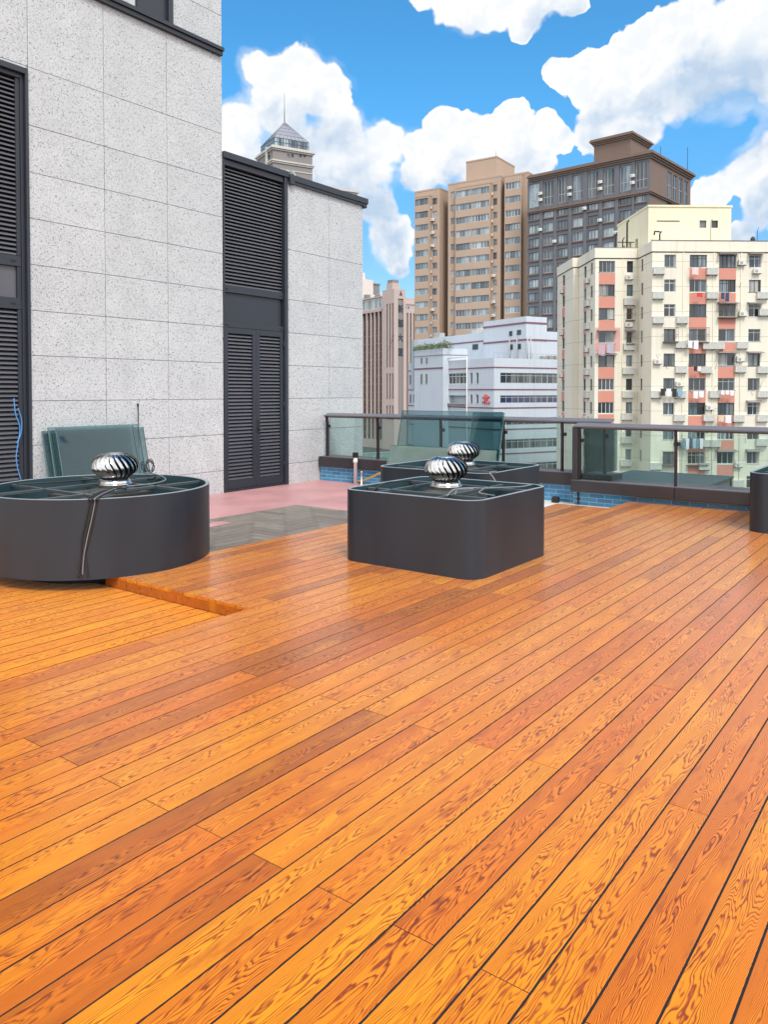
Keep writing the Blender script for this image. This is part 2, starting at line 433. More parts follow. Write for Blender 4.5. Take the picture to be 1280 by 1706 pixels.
DARKB = [tuple(atz(x, y))[:2] + (v,) for (x, y, v) in ((150,1425,.93),(478,1270,.93),(150,1555,.84),(300,1470,.86),(498,1359,.74),(350,1120,.80),(150,1210,.88),(520,1135,.72),(693,1219,.70),(810,1242,.66),(60,1690,.82),(700,1480,.2),(350,1600,.05),(560,1620,.02),(860,1400,.62))]
def boards(name, rows, thick, ztop, spans, cut=2.4, kind='structure', phase=(1.865, 3.065)):
    mb = MB(); tone = []; fig = []
    rr = random.Random(11 if name == 'wood_deck' else 23)
    for k in rows:
        hg = .0037 if name == 'wood_deck' else .0062
        y0, y1 = PIT*k + hg, PIT*(k+1) - hg
        for (xa, xb) in spans(k):
            ph = phase[0] if k % 2 == 0 else phase[1]
            n = math.floor((xa - ph) / cut); xs = [xa]; q = ph + (n+1)*cut
            while q < xb - .02:
                if q > xa + .02: xs.append(q)
                q += cut
            xs.append(xb)
            for i in range(len(xs)-1):
                a = xs[i] + (.0019 if i else 0); e = xs[i+1] - (.0019 if i < len(xs)-2 else 0)
                w = rr.random()
                t = rr.uniform(.0, .56) if w < .84 else (rr.uniform(.54, .76) if w < .95 else rr.uniform(.76, .92))
                for (qx, qy, qt) in DARKB:
                    if a < qx < e and y0 < qy < y1 and name == 'wood_deck': t = qt * .90
                g = rr.random(); dz = rr.uniform(-.0004, .0004); c = .0008
                z1 = ztop + dz
                vs = [(a,y0,ztop-thick),(e,y0,ztop-thick),(e,y1,ztop-thick),(a,y1,ztop-thick),
                      (a,y0,z1-c),(e,y0,z1-c),(e,y1,z1-c),(a,y1,z1-c),
                      (a+.0008,y0+c,z1),(e-.0008,y0+c,z1),(e-.0008,y1-c,z1),(a+.0008,y1-c,z1)]
                fs = [(0,3,2,1),(0,1,5,4),(1,2,6,5),(2,3,7,6),(3,0,4,7),(4,5,9,8),(5,6,10,9),(6,7,11,10),(7,4,8,11),(8,9,10,11)]
                mb.add(vs, fs); tone += [t]*10; fig += [g]*10
    return mb, tone, fig

RX, RY = 4.0, 28*PIT                       # corner of the sunken corner of the deck
def upper_spans(k):
    y = PIT*(k + .5)
    if y < 0 and k < -26: return []
    if y > 31*PIT: return [(RX, 10.43)] if y < 31*PIT else [(RX, 8.15)]
    if y > RY: return [(RX, 10.43)]
    if y > 26*PIT + .05: return [(-2.6, 10.43)]
    return [(-2.6, 11.27)]
mb, tone, fig = boards('wood_deck', range(-26, 40), .024, 0.0, upper_spans)
# the riser board of the sunken corner, standing on edge, and its screw heads
rz0, rz1 = -.1, -.0255
for (a, b) in ((RY, 40*PIT),):
    o = len(mb.f); mb.cbox(RX, RX + .022, a, b, rz0, rz1, .002); n = len(mb.f) - o; tone += [.80]*n; fig += [.37]*n
o = len(mb.f)
mb.cbox(-2.6, RX + .022, RY - .022, RY - .0005, rz0, rz1, .002)
n = len(mb.f) - o; tone += [.4]*n; fig += [.71]*n
o = len(mb.f)
for k in range(28, 40):
    for d in (.035, .115):
        mb.lathe([(.0045, 0), (.004, .0018), (.0, .002)], 6, (RX + .012, PIT*k + d), 1, True, M=Matrix.Translation((0, 0, .0012)))
n = len(mb.f) - o; tone += [.5]*n; fig += [.5]*n
deck = mb.build('wood_deck', [WOOD, BLACKP]); tag(deck, kind='structure')
face_attr(deck, 'tone', tone); face_attr(deck, 'figure', fig)
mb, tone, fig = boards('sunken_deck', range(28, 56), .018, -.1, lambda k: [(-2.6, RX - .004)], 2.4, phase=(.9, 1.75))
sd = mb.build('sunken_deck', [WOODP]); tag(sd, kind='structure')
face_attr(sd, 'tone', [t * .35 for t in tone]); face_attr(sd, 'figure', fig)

mb = MB()                                   # sheets below the deck, coloured near-black as shade in the gaps
mb.box(-2.6, 10.40, -3.9, RY - .05, -.09, -.06); mb.box(RX + .05, 8.12, RY - .05, 40*PIT - .03, -.09, -.06)
mb.box(8.12, 10.40, RY - .05, 31*PIT - .03, -.09, -.06); mb.box(10.40, 11.24, -3.9, 26*PIT + .02, -.09, -.06)
o = mb.build('deck_underlay', GAPSHADE); tag(o, kind='structure')
mb = MB(); zj = -.0015; e_ = .002                     # near-black sheet painting the shade in the open board gaps
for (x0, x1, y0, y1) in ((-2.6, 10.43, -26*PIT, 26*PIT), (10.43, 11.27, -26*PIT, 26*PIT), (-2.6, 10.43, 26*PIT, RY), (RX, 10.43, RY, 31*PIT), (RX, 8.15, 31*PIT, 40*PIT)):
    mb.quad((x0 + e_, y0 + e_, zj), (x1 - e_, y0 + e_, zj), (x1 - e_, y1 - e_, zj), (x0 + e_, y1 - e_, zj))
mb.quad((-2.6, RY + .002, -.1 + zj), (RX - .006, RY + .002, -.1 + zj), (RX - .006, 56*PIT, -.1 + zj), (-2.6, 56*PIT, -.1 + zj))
o = mb.build('deck_joints', GAPSHADE); tag(o, kind='structure')

mb = MB(); mb.box(-2.6, RX - .01, RY - .03, 56*PIT, -.1235, -.1195); o = mb.build('sunken_underlay', GAPSHADE); tag(o, kind='structure')  # near-black sheet painting the shade in the sunken deck gaps
mb = MB(); mb.box(-6, 13.2, -8, 22, -.45, ZF - .004)
o = mb.build('terrace_slab', TERR); tag(o, kind='structure')
mb = MB(); mb.box(3.0, PX + .03, 5.5, WY + .02, ZF - .004, ZF); mb.box(8.3, 9.2, 4.7, 5.5, ZF - .004, ZF)
o = mb.build('red_floor', REDF); tag(o, kind='structure')
mb = MB(); mb.box(9.2, PX + .03, 3.8, 5.5, ZF - .004, ZF + .001)
o = mb.build('pale_floor', PALEF); tag(o, kind='structure')
# grey herringbone paving with an edge of its own
g0 = atz(351, 868, ZF); g1 = atz(480, 840, ZF); g2 = atz(577, 852, ZF)
HX, HY = g1.x, (g1.y + 7.95) / 2
bm = bmesh.new(); lay = bm.faces.layers.float.new('tone')
a, L = .145, .58
rr = random.Random(5)
for i in range(-30, 60):
    for j in range(-6, 14):
        for s in (0, 1):
            x0 = i*a + j*2*L/1.0*0 ; 
            # classic herringbone lattice: two tiles per cell along the diagonal
            cx = 3.6 + i*a + j*L; cy = 5.6 + i*a - j*L
            if s == 0: q = (cx, cx + L, cy, cy + a)
            else: q = (cx + L, cx + L + a, cy - L + a, cy + a)
            if q[1] < 3.5 or q[0] > HX + .1 or q[3] < 6.0 or q[2] > HY + .1: continue
            g = .0058
            vs = [bm.verts.new((X, Y, 0)) for X, Y in ((q[0]+g, q[2]+g), (q[1]-g, q[2]+g), (q[1]-g, q[3]-g), (q[0]+g, q[3]-g))]
            f = bm.faces.new(vs); f[lay] = rr.random()
for co, no in (((HX,0,0),(1,0,0)), ((0,HY,0),(0,1,0)), ((0,40*PIT+.002,0),(0,-1,0)), ((3.6,0,0),(-1,0,0))):
    bmesh.ops.bisect_plane(bm, geom=bm.verts[:] + bm.edges[:] + bm.faces[:], plane_co=co, plane_no=no, clear_outer=True)
me = bpy.data.meshes.new('paver_floor'); bm.to_mesh(me); bm.free()
me.materials.append(PAVER)
pv = link('paver_floor', me, None, (0, 0, ZF + .008)); tag(pv, kind='structure')
mb = MB(); mb.box(3.6, HX + .003, 40*PIT + .002, HY + .003, ZF + .0005, ZF + .005)
o = mb.build('paver_bed', PGROUT); tag(o, kind='structure')
p0 = atz(345, 873, ZF); mb = MB(); mb.box(5.4, atz(378, 871, ZF).x, atz(378,871,ZF).y - .12, atz(378,871,ZF).y + .10, ZF + .009, ZF + .0125)
o = mb.build('red_floor_patch', REDF); tag(o, kind='structure')

# ------------------------------------------------------------------ the street far below
mb = MB(); mb.box(-1500, 1500, -1500, 1500, GZ - 1, GZ)
o = mb.build('city_ground', CITY); tag(o, kind='structure')

# ------------------------------------------------------------------ our own building, clad in speckled stone
B = thing('stone_building', 'pale speckled stone building with dark louvers rising at the left of the terrace', 'building', (0, WY, 0))
def panels(xs, zs, skip, x_lo, x_hi, z_lo, z_hi, d=.03):
    """stone slabs hung with open joints in front of a grey backing, local y = 0 is their face"""
    mb = MB(); tone = []; fig = []; g = .0042
    rr = random.Random(3)
    for i in range(len(xs)-1):
        for j in range(len(zs)-1):
            rects = [(xs[i], xs[i+1], zs[j], zs[j+1])]
            for (a, b, c, e) in skip:
                nr = []
                for (p, q, u, v) in rects:
                    if b <= p or a >= q or e <= u or c >= v: nr.append((p, q, u, v)); continue
                    if a > p: nr.append((p, a, u, v))
                    if b < q: nr.append((b, q, u, v))
                    pa, qb = max(p, a), min(q, b)
                    if c > u: nr.append((pa, qb, u, c))
                    if e < v: nr.append((pa, qb, e, v))
                rects = nr
            for (p, q, u, v) in rects:
                if q - p < .03 or v - u < .03: continue
                o = len(mb.f); dy = rr.uniform(-.0012, .0012)
                mb.box(p + g, q - g, dy, d, u + g, v - g); n = len(mb.f) - o
                tone += [rr.random()]*n; fig += [rr.random()]*n
    return mb, tone, fig
ROWS = [-.35, .262, .877, 1.478, 2.092, 2.70, 3.316, 3.932, 4.548, 5.172, 5.94, 7.27, 7.90, 8.52, 9.14, 9.76]
TALLX = [-3.0, -1.9, -.77, .36, 1.49, 2.62, 3.75, 4.50, 5.60, 6.745, 7.862, 9.0]
LOUV = (3.55, 5.59, -.2, 5.905)            # left louver bay
WIN = (5.9, 7.985, 7.30, 8.9)              # window over the ledge
def stone_part(name, data):
    mb, tone, fig = data
    o = mb.build(name, STONE, B); face_attr(o, 'tone', tone); face_attr(o, 'figure', fig); return o
w = stone_part('wall', panels(TALLX, ROWS, [LOUV, WIN], -3, 9, -.35, 9.76))
mb = MB(); mb.wall(9.0 - .004, -.35, 9.74, [LOUV, WIN], .018, .12, -3.0); mb.box(-3, 8.99, .30, 11, -.4, 9.7)
mb.box(8.6, 8.996, .0185, .3, -.4, 9.7); mb.build('wall_backing', JOINT, w)
mb = MB(); tone = []; fig = []
for j in range(8, len(ROWS)-1):             # return side of the tall block above the low roof
    for k in range(6):
        o = len(mb.f); mb.box(8.97, 9.0, .03 + k*1.13, .03 + (k+1)*1.13 - .01, ROWS[j] + .0055, ROWS[j+1] - .0055); n = len(mb.f)-o
        tone += [random.random()]*n; fig += [random.random()]*n
stone_part('side_wall', (mb, tone, fig))
LOWX = [10.56, 10.605, 11.745, 12.82]
LROW = [-.35, .262, .877, 1.478, 2.092, 2.70, 3.316, 4.24, 5.50]
w2 = stone_part('low_wall', panels(LOWX, LROW, [], 10.56, 12.8, 0, 5.5))
mb = MB(); mb.box(10.562, 12.80, .018, .25, -.35, 5.49); mb.box(9.005, 12.79, .25, 6, -.4, 5.48); mb.build('wall_backing', JOINT, w2)
mb = MB(); tone = []; fig = []
for j in range(len(LROW)-1):
    for k in range(5):
        o = len(mb.f); mb.box(12.79, 12.82, .03 + k*1.13, .03 + (k+1)*1.13 - .01, LROW[j] + .0055, LROW[j+1] - .0055); n = len(mb.f)-o
        tone += [random.random()]*n; fig += [random.random()]*n
stone_part('side_wall', (mb, tone, fig))
# dark metal coping of the low wing
mb = MB()
mb.cbox(9.004, 10.58, -.05, .30, 5.545, 5.655, .006); mb.cbox(10.582, 12.93, -.07, .36, 5.50, 5.615, .006)
mb.cbox(12.80, 12.90, -.055, .30, 5.42, 5.498, .004); mb.box(10.60, 12.86, -.05, -.01, 5.455, 5.498)
mb.cbox(10.575, 10.69, -.085, -.02, 5.43, 5.56, .005)
mb.build('coping', DARK, B)
mb = MB(); mb.box(9.0, 12.84, .3, 6.2, 5.48, 5.545); mb.build('roof', ROOFG, B)
# ledge under the high window
mb = MB(); mb.cbox(4.2, 8.985, -.09, .02, 7.285, 7.345, .004); mb.cbox(4.2, 8.975, -.06, .02, 7.215, 7.283, .004)
mb.build('ledge', DARK, B)
# the high window: frame, dark panel, sky-reflecting pane
mb = MB(); z0, z1 = 7.346, 8.9
mb.cbox(7.90, 7.985, -.03, .14, z0, z1, .004); mb.cbox(5.9, 5.98, -.03, .14, z0, z1, .004)
mb.cbox(5.981, 7.899, -.01, .14, z0, z0 + .05, .004); mb.cbox(5.981, 7.899, -.01, .14, z1 - .05, z1 - .001, .004)
wf = mb.build('window', DARK, B)
mb = MB(); mb.box(7.36, 7.899, .03, .10, z0 + .051, z1 - .051); mb.build('blank_panel', DARK, wf)
mb = MB(); mb.box(5.981, 7.359, .06, .09, z0 + .051, z1 - .051); mb.build('pane', make_glass('mirror_window_glass', (.1, .12, .13), .0, ior=6.0), wf)

def slats(mb, x0, x1, za, zb, y0, pitch=.0605, depth=.055, th=.006):
    n = int((zb - za) / pitch); p = (zb - za) / n
    for i in range(n):
        zt = za + (i + 1) * p - .004; zl = zt - p * .86
        # a rain blade: tilted, its lower lip turned forward
        vs = []
        for x in (x0, x1):
            vs += [(x, y0 + depth, zt), (x, y0 + depth, zt - th), (x, y0 + .004, zl + th + .010), (x, y0, zl), (x, y0 - .006, zl + .004), (x, y0 - .004, zl + th + .016)]
        fs = [(0,1,7,6),(1,2,8,7),(2,3,9,8),(3,4,10,9),(4,5,11,10),(5,0,6,11),(5,4,3,2,1,0),(6,7,8,9,10,11)]
        mb.add(vs, fs)
# left louver bay
mb = MB(); Y = .06
mb.cbox(5.548, 5.588, -.035, .14, ZF, 5.90, .004); mb.cbox(3.55, 5.547, -.035, .14, 5.82, 5.899, .004)
mb.cbox(5.502, 5.547, .02, .14, ZF, 5.819, .004); mb.cbox(3.62, 5.501, .02, .14, 5.76, 5.819, .003)
mb.cbox(3.55, 3.62, -.035, .14, ZF, 5.819, .004)
lv = mb.build('louver_bay', DARK, B)
mb = MB(); mb.cbox(3.621, 5.501, .035, .14, 2.70, 2.85, .004); mb.cbox(3.621, 5.501, .035, .14, 3.27, 3.41, .004)
mb.cbox(5.445, 5.501, .04, .14, ZF + .1, 2.699, .003); mb.cbox(5.445, 5.501, .04, .14, 3.411, 5.759, .003)
mb.box(5.445, 5.501, .042, .14, 2.851, 3.269)
mb.cbox(3.621, 5.501, .04, .14, ZF, ZF + .099, .003); mb.build('frame', DARK, lv)
mb = MB(); slats(mb, 3.625, 5.444, ZF + .1, 2.698, .06); slats(mb, 3.625, 5.444, 3.412, 5.758, .06); mb.build('slats', SLAT, lv)
mb = MB(); mb.box(3.625, 5.444, .075, .11, 2.851, 3.269); mb.build('solid_panel', SLAT, lv)
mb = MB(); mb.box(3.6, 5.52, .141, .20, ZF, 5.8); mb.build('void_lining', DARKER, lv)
for z in (2.775, 3.34): mb = MB(); mb.cbox(5.36, 5.42, .026, .036, z - .012, z + .012, .002); mb.build('latch', BLACKP, lv)
# right upper louver and the double door below it
mb = MB()
mb.cbox(10.475, 10.558, -.03, .14, ZF, 5.54, .004); mb.cbox(9.004, 9.035, -.02, .14, ZF, 5.54, .003)
mb.cbox(9.036, 10.474, .0, .14, 5.44, 5.539, .004)
mb.cbox(9.036, 10.474, .01, .14, 3.30, 3.42, .004); mb.cbox(9.036, 10.474, .01, .14, 2.705, 2.80, .004)
mb.box(9.036, 10.474, -.012, .14, ZF - .003, ZF + .035)
rv = mb.build('upper_louver', DARK, B)
mb = MB(); slats(mb, 9.037, 10.473, 3.421, 5.438, .055); mb.build('slats', SLAT, rv)
mb = MB(); mb.box(9.06, 10.45, .05, .09, 2.801, 3.299); mb.build('solid_panel', DARK, rv)
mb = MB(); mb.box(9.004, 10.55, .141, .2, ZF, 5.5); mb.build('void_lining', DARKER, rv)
for x in (9.10, 10.40):
    for z in (3.36, 2.75): mb = MB(); mb.cbox(x - .03, x + .03, .0, .0095, z - .011, z + .011, .002); mb.build('latch', BLACKP, rv)
for x0, x1, hand in ((9.036, 9.778, 1), (9.782, 10.474, -1)):
    mb = MB(); za, zb = ZF + .037, 2.704; s = .085
    mb.cbox(x0, x0 + s, .012, .10, za, zb, .003); mb.cbox(x1 - s, x1, .012, .10, za, zb, .003)
    mb.cbox(x0 + s, x1 - s, .014, .10, za, za + .15, .003); mb.cbox(x0 + s, x1 - s, .014, .10, zb - .10, zb, .003)
    d = mb.build('door', DARK, B)
    mb = MB(); slats(mb, x0 + s, x1 - s, za + .151, zb - .101, .035); mb.build('slats', SLAT, d)
    if hand < 0:
        mb = MB(); mb.cbox(x0 + .022, x0 + .062, -.004, .012, .86, 1.10, .003); mb.tube([(x0 + .042, -.004, .93), (x0 + .042, -.05, .93), (x0 + .115, -.055, .93)], .010, 6)
        mb.lathe([(.0, 0), (.013, 0), (.013, .012), (0, .012)], 8, (0, 0), M=Matrix.Translation((x0 + .042, -.003, .885)) @ Matrix.Rotation(R(90), 4, 'X'))
        mb.build('handle', BLACKP, d)
        for z in (.25, 1.35, 2.45): mb = MB(); mb.tube([(x1 - .008, -.002, z - .06), (x1 - .008, -.002, z + .06)], .011, 6); mb.build('hinge', BLACKP, d)
# body of the building down to the street
mb = MB(); mb.box(-30, 12.75, -18, 30, GZ, -.46); o = mb.build('lower_storeys', PALEW, B)
# ------------------------------------------------------------------ vent planters and turbine vents
def rrect(x0, x1, y0, y1, r, n=8):
    pts = []
    for cx, cy, a0 in ((x1-r, y1-r, 0), (x0+r, y1-r, 90), (x0+r, y0+r, 180), (x1-r, y0+r, 270)):
        for k in range(n+1):
            a = R(a0 + 90*k/n); pts.append((cx + r*math.cos(a), cy + r*math.sin(a)))
    return pts
def circle(cx, cy, r, n=72): return [(cx + r*math.cos(2*math.pi*k/n), cy + r*math.sin(2*math.pi*k/n)) for k in range(n)]
def inset(pts, d, c):            # pull a convex outline inwards
    n = len(pts); out = []
    for i in range(n):
        a, b, e = Vector(pts[i-1]), Vector(pts[i]), Vector(pts[(i+1) % n])
        t = (e - a).normalized(); out.append((b.x - t.y*d, b.y + t.x*d))
    return out
def ring_shell(mb, outer, inner, z0, z1, bev=.004, mi_out=0, mi_in=1, mi_rim=2):
    n = len(outer)
    def loop(p, z): return [(q[0], q[1], z) for q in p]
    mid_o = [tuple(Vector(a).lerp(Vector(b), .22)) for a, b in zip(outer, inner)]
    mid_i = [tuple(Vector(a).lerp(Vector(b), .78)) for a, b in zip(outer, inner)]
    loops = [loop(outer, z0), loop(outer, z1 - bev), loop(mid_o, z1), loop(mid_i, z1), loop(inner, z1 - bev), loop(inner, z0)]
    mats = [mi_out, mi_rim, mi_rim, mi_rim, mi_in]
    vs = [v for l in loops for v in l]
    for li in range(5):
        fs = [(li*n + i, li*n + (i+1) % n, (li+1)*n + (i+1) % n, (li+1)*n + i) for i in range(n)]
        o = len(mb.v); mb.add(loops[li] + loops[li+1], [(i, (i+1) % n, n + (i+1) % n, n + i) for i in range(n)], mats[li], li in (0, 4))
def turbine(label, loc, s=1.0, rz=0.0):
    """spherical wind-driven roof vent with curved overlapping vanes"""
    t = thing('turbine_vent', label, 'roof vent', loc, rz, 'turbine vents standing in the planters')
    prof = []
    RH, HH = .212*s, .265*s
    def rad(u):                      # u 0 bottom .. 1 top, a flattened bulb
        v = (u - .50)/.52; return RH * (max(0, 1 - abs(v)**2.6))**.5 * (1 if u > .5 else .66 + .34*math.sin(math.pi*u)) if u > .06 else RH*.66
    z0 = .062*s
    N = 22; mb = MB(); K = 12
    for i in range(N):
        a0 = 2*math.pi*i/N; vs = []
        for k in range(K+1):
            u = k / K * .965; tw = -.62*(u**1.3)
            rr_ = rad(u)
            for q, (da, fr) in enumerate(((0, 1.0), (.30, .990), (.62, .955), (.90, .885))):
                a = a0 + tw + da * 2*math.pi/N
                vs.append((rr_*fr*math.cos(a), rr_*fr*math.sin(a), z0 + HH*u))
        fs = [(k*4+q, k*4+q+1, (k+1)*4+q+1, (k+1)*4+q) for k in range(K) for q in range(3)]
        mb.add(vs, fs, 0, True)
    hd = mb.build('vane_head', CHROME, t)
    mb = MB(); mb.lathe([(.0, z0 + HH*1.0), (.055*s, z0 + HH*.995), (.085*s, z0 + HH*.965), (.086*s, z0 + HH*.945)], 28); mb.build('cap', CHROME, hd)
    mb = MB(); mb.lathe([(rad(0)*.80, z0 + .005), (RH*.80, z0 + HH*.35), (RH*.72, z0 + HH*.75), (.06*s, z0 + HH*.93)], 20); mb.build('core', DARKER, hd)
    mb = MB(); mb.lathe([(.15*s, -.02), (.15*s, .022*s), (.158*s, .025*s), (.158*s, .038*s), (.150*s, .040*s), (.146*s, .052*s), (rad(0)*1.02, .062*s), (rad(0)*.97, z0 + .012*s), (rad(0)*.8, z0 + .008)], 32)
    mb.build('neck', CHROME, t)
    mb = MB(); mb.lathe([(.235*s, -.034), (.235*s, -.024), (.20*s, -.020), (.152*s, .004)], 32); mb.build('flashing', SOIL, t)
    return t
def bars(mb, segs, z, w=.030, h=.03, mi=0):
    for (a, b) in segs:
        a = Vector((a[0], a[1], 0)); b = Vector((b[0], b[1], 0)); d = (b - a); L = d.length
        M = Matrix.Translation((a.x, a.y, z)) @ Matrix.Rotation(math.atan2(d.y, d.x), 4, 'Z')
        mb.cbox(0, L, -w/2, w/2, -h, 0, .003, mi, M)
def planter(name, label, loc, outer, top, bars_segs, plate, posts=(), zb=0.0):
    t = thing(name, label, 'planter', loc, 0, 'dark metal planters round the roof vents')
    mb = MB(); ring_shell(mb, outer, inset(outer, .035, None), zb, top)
    mb.build('shell', [SHELL, TEAL, RIM], t)
    mb = MB(); ins = inset(outer, .037, None); mb.prism(ins, zb + .004, .12); mb.build('bottom', DARKER, t)
    mb = MB(); bars(mb, bars_segs, top - .02); mb.build('support_frame', RIMB, t)
    mb = MB(); x0, x1, y0, y1 = plate; mb.cbox(x0, x1, y0, y1, .12, top - .075, .01); mb.build('vent_curb', SOIL, t)
    return t
RIMB = plain('frame_bar_paint', (.075, .095, .105), .35, .3)
TOP = .678
# near square planter
bx0, bx1, by0, by1 = 5.705, 7.16, 3.285, 4.785
cx, cy = (bx0+bx1)/2, (by0+by1)/2
o_ = rrect(bx0-cx, bx1-cx, by0-cy, by1-cy, .18, 12)
vx, vy = .087, .064
sq1 = planter('square_planter', 'square dark grey planter with rounded corners standing nearest on the open deck', (cx, cy, 0), o_, TOP,
    [((-.69, .42), (.69, .42)), ((-.69, -.24), (.69, -.24)), ((-.34, -.71), (-.34, .71)), ((.40, -.71), (.40, .71))],
    (vx-.30, vx+.30, vy-.30, vy+.30))
ctr = atz(744, 812, .66)
v1 = turbine('polished steel turbine vent in the square planter nearest the camera', (cx + .087, cy + .064, TOP - .035), 1.0, .3)
# second square planter behind it
c2 = atz(805, 790.5, TOP); l2 = atz(636, 776, TOP); r2_ = atz(897.5, 776, TOP)
sx0, sx1, sy0, sy1 = 7.70, 9.20, 4.30, 5.90
c2x, c2y = (sx0+sx1)/2, (sy0+sy1)/2
o2 = rrect(sx0-c2x, sx1-c2x, sy0-c2y, sy1-c2y, .20, 12)
sq2 = planter('square_planter', 'square dark grey planter half hidden behind the nearest square planter, before the glass railing', (c2x, c2y, 0), o2, TOP,
    [((-.70, .34), (.70, .34)), ((-.70, -.28), (.70, -.28)), ((-.30, -.76), (-.30, .76)), ((.44, -.76), (.44, .76))],
    (-.15, .45, -.25, .35), zb=-.115)
v2 = turbine('polished steel turbine vent in the rear square planter, before the glass railing', (c2x + .15, c2y + .05, TOP - .035), 1.0, 1.1)
# third planter cut by the right edge of the picture
p3 = atz(1251, 884, 0.0)
o3 = rrect(-.0, 1.7, -1.7, 0.0, .20, 12)
sq3 = planter('square_planter', 'dark grey planter at the right edge of the deck beside the parapet', (p3.x - .10, p3.y + .03, 0), o3, TOP,
    [((.10, -.5), (1.6, -.5)), ((.10, -1.15), (1.6, -1.15)), ((.5, -1.6), (.5, -.1)), ((1.2, -1.6), (1.2, -.1))], (.55, 1.15, -1.15, -.55))
v3 = turbine('polished steel turbine vent in the planter at the right edge of the deck', (p3.x - .10 + .85, p3.y + .03 - .85, TOP - .035), 1.0, .8)
# the big round planter over the sunken corner
rc = Vector((4.44, 6.79, 0)); RR = 1.05; RT_ = .69
o4 = circle(0, 0, RR, 96)
# frame bars run square with the deck
e = lambda y: math.sqrt((RR-.03)**2 - y*y)
rp = planter('round_planter', 'large round dark grey planter overhanging the sunken corner of the deck', (rc.x, rc.y, 0), o4, RT_,
    [((-e(.33), .33), (e(.33), .33)), ((-e(.34), -.34), (e(.34), -.34)), ((-.38, -e(.38)), (-.38, e(.38))), ((.40, -e(.4)), (.40, e(.4)))],
    (-.36, .38, -.32, .31), zb=.0)
mb = MB(); mb.prism(circle(0, 0, .74, 48), -.10, -.001); mb.build('plinth', DARKER, rp)
v4 = turbine('polished steel turbine vent in the large round planter', (rc.x + .16, rc.y - .02, RT_ - .035), 1.05, .9)

# ------------------------------------------------------------------ cables
def hang(name, label, cat, paths, mats, rad):
    t = thing(name, label, cat, paths[0][0])
    b = Vector(paths[0][0])
    for i, p in enumerate(paths):
        mb = MB(); mb.tube([Vector(q) - b for q in p], rad[i], 6); mb.build('strand', mats[i], t)
    return t
def sm(pts, n=6):                 # smooth a path (Catmull-Rom)
    pts = [Vector(p) for p in pts]; out = []
    for i in range(len(pts)-1):
        p0, p1, p2, p3_ = pts[max(i-1,0)], pts[i], pts[i+1], pts[min(i+2, len(pts)-1)]
        for k in range(n):
            t = k/n
            out.append(.5*((2*p1) + (p2-p0)*t + (2*p0-5*p1+4*p2-p3_)*t*t + (3*p1-p0-3*p2+p3_)*t**3))
    out.append(pts[-1]); return out
def on_round(px, py, z, r=RR + .012):   # a point of the round planter's outer face under a photo spot
    d = ray(px, py); d2 = Vector((d.x, d.y)); c = Vector((rc.x, rc.y))
    A = d2.dot(d2); Bq = -2*d2.dot(c); Cq = c.dot(c) - r*r
    t = (-Bq - math.sqrt(max(0, Bq*Bq - 4*A*Cq)))/(2*A)
    p = EYE + d*t; return p
top_ = on_round(160, 830, .7); top_.z = RT_ + .012
inn = Vector((rc.x + .02, rc.y - .40, RT_ + .006))
mid = (top_ + inn)/2 + Vector((0, 0, .02))
def strand(dx, wob, loop):
    pts = [inn + Vector((dx*.02, dx*.03, 0)), mid + Vector((dx*.01, -dx*.008, 0)), top_ + Vector((dx*.010, -dx*.008, 0))]
    for (px, py) in ((158, 838), (152, 868), (145, 898), (140, 925)):
        pts.append(on_round(px + dx*(1.5 if py < 900 else .5) + wob, py, 0))
    for (px, py) in loop: pts.append(on_round(px, py, 0))
    return sm(pts)
hang('cable_bundle', 'black and grey cables hanging down the front of the round planter', 'cable',
     [strand(-2, -1, [(133, 945), (130, 962)]), strand(0, 0, [(138, 946), (138, 957)]), strand(1.6, 1, [(145, 945), (146, 962)]), strand(-4, -3, [(131, 948), (133, 960), (137, 962)])],
     [CABLE, GREYC, CABLE, CABLE], [.007, .006, .007, .006])
z = RT_ + .012
def tp(lst, t, z): return sm([(t.x + x, t.y + y, z + (q[0] if q else 0)) for (x, y, *q) in lst])
hang('cable', 'black cable lying over the frame of the round planter past the vent', 'cable',
     [tp([(-.50, .62), (-.30, .50), (.0, .42), (.35, .38), (.62, .50, -.02), (.80, .30, -.05), (.70, .05)], rc, z)], [CABLE], [.008])
hang('cable', 'grey cable crossing the top of the round planter from rim to rim', 'cable',
     [tp([(.02, -.42), (.30, -.44), (.55, -.30), (.72, -.05), (.85, .25), (.90, .50, .0)], rc, z + .004)], [GREYC], [.007])
S1 = Vector((cx, cy, 0))
hang('cable', 'grey cable looped on the frame of the nearest square planter beside its vent', 'cable',
     [tp([(-.42, -.26, -.03), (-.36, -.30, .03), (-.22, -.36, .025), (-.05, -.42, .02), (.20, -.50, .01), (.45, -.58, .0), (.66, -.60, .004), (.70, -.62, -.02)], S1, TOP),
      tp([(-.44, -.36, .0), (-.25, -.30, .03), (-.12, -.46, .03), (-.28, -.52, .01), (-.10, -.58, -.03)], S1, TOP)], [GREYC, GREYC], [.007, .006])
hang('cable', 'black cable coiled on the left of the frame in the nearest square planter', 'cable',
     [tp([(-.40, .62, -.06), (-.30, .55, .02), (-.12, .48, .03), (.02, .42, .02), (-.08, .34, -.04), (-.30, .38, -.05), (-.38, .55, -.03)], S1, TOP)], [CABLE], [.008])
q0 = atz(858, 783, TOP); q0.x = sx0 - .008
hang('cable', 'pale grey cable hanging over the right rim of the rear square planter', 'cable',
     [sm([(q0.x + .25, q0.y + .05, TOP + .01), (q0.x + .02, q0.y + .01, TOP + .015), (q0.x - .012, q0.y - .06, TOP - .04), (q0.x - .012, q0.y - .12, TOP - .16), (q0.x - .012, q0.y - .14, TOP - .3)])], [GREYC], [.008])

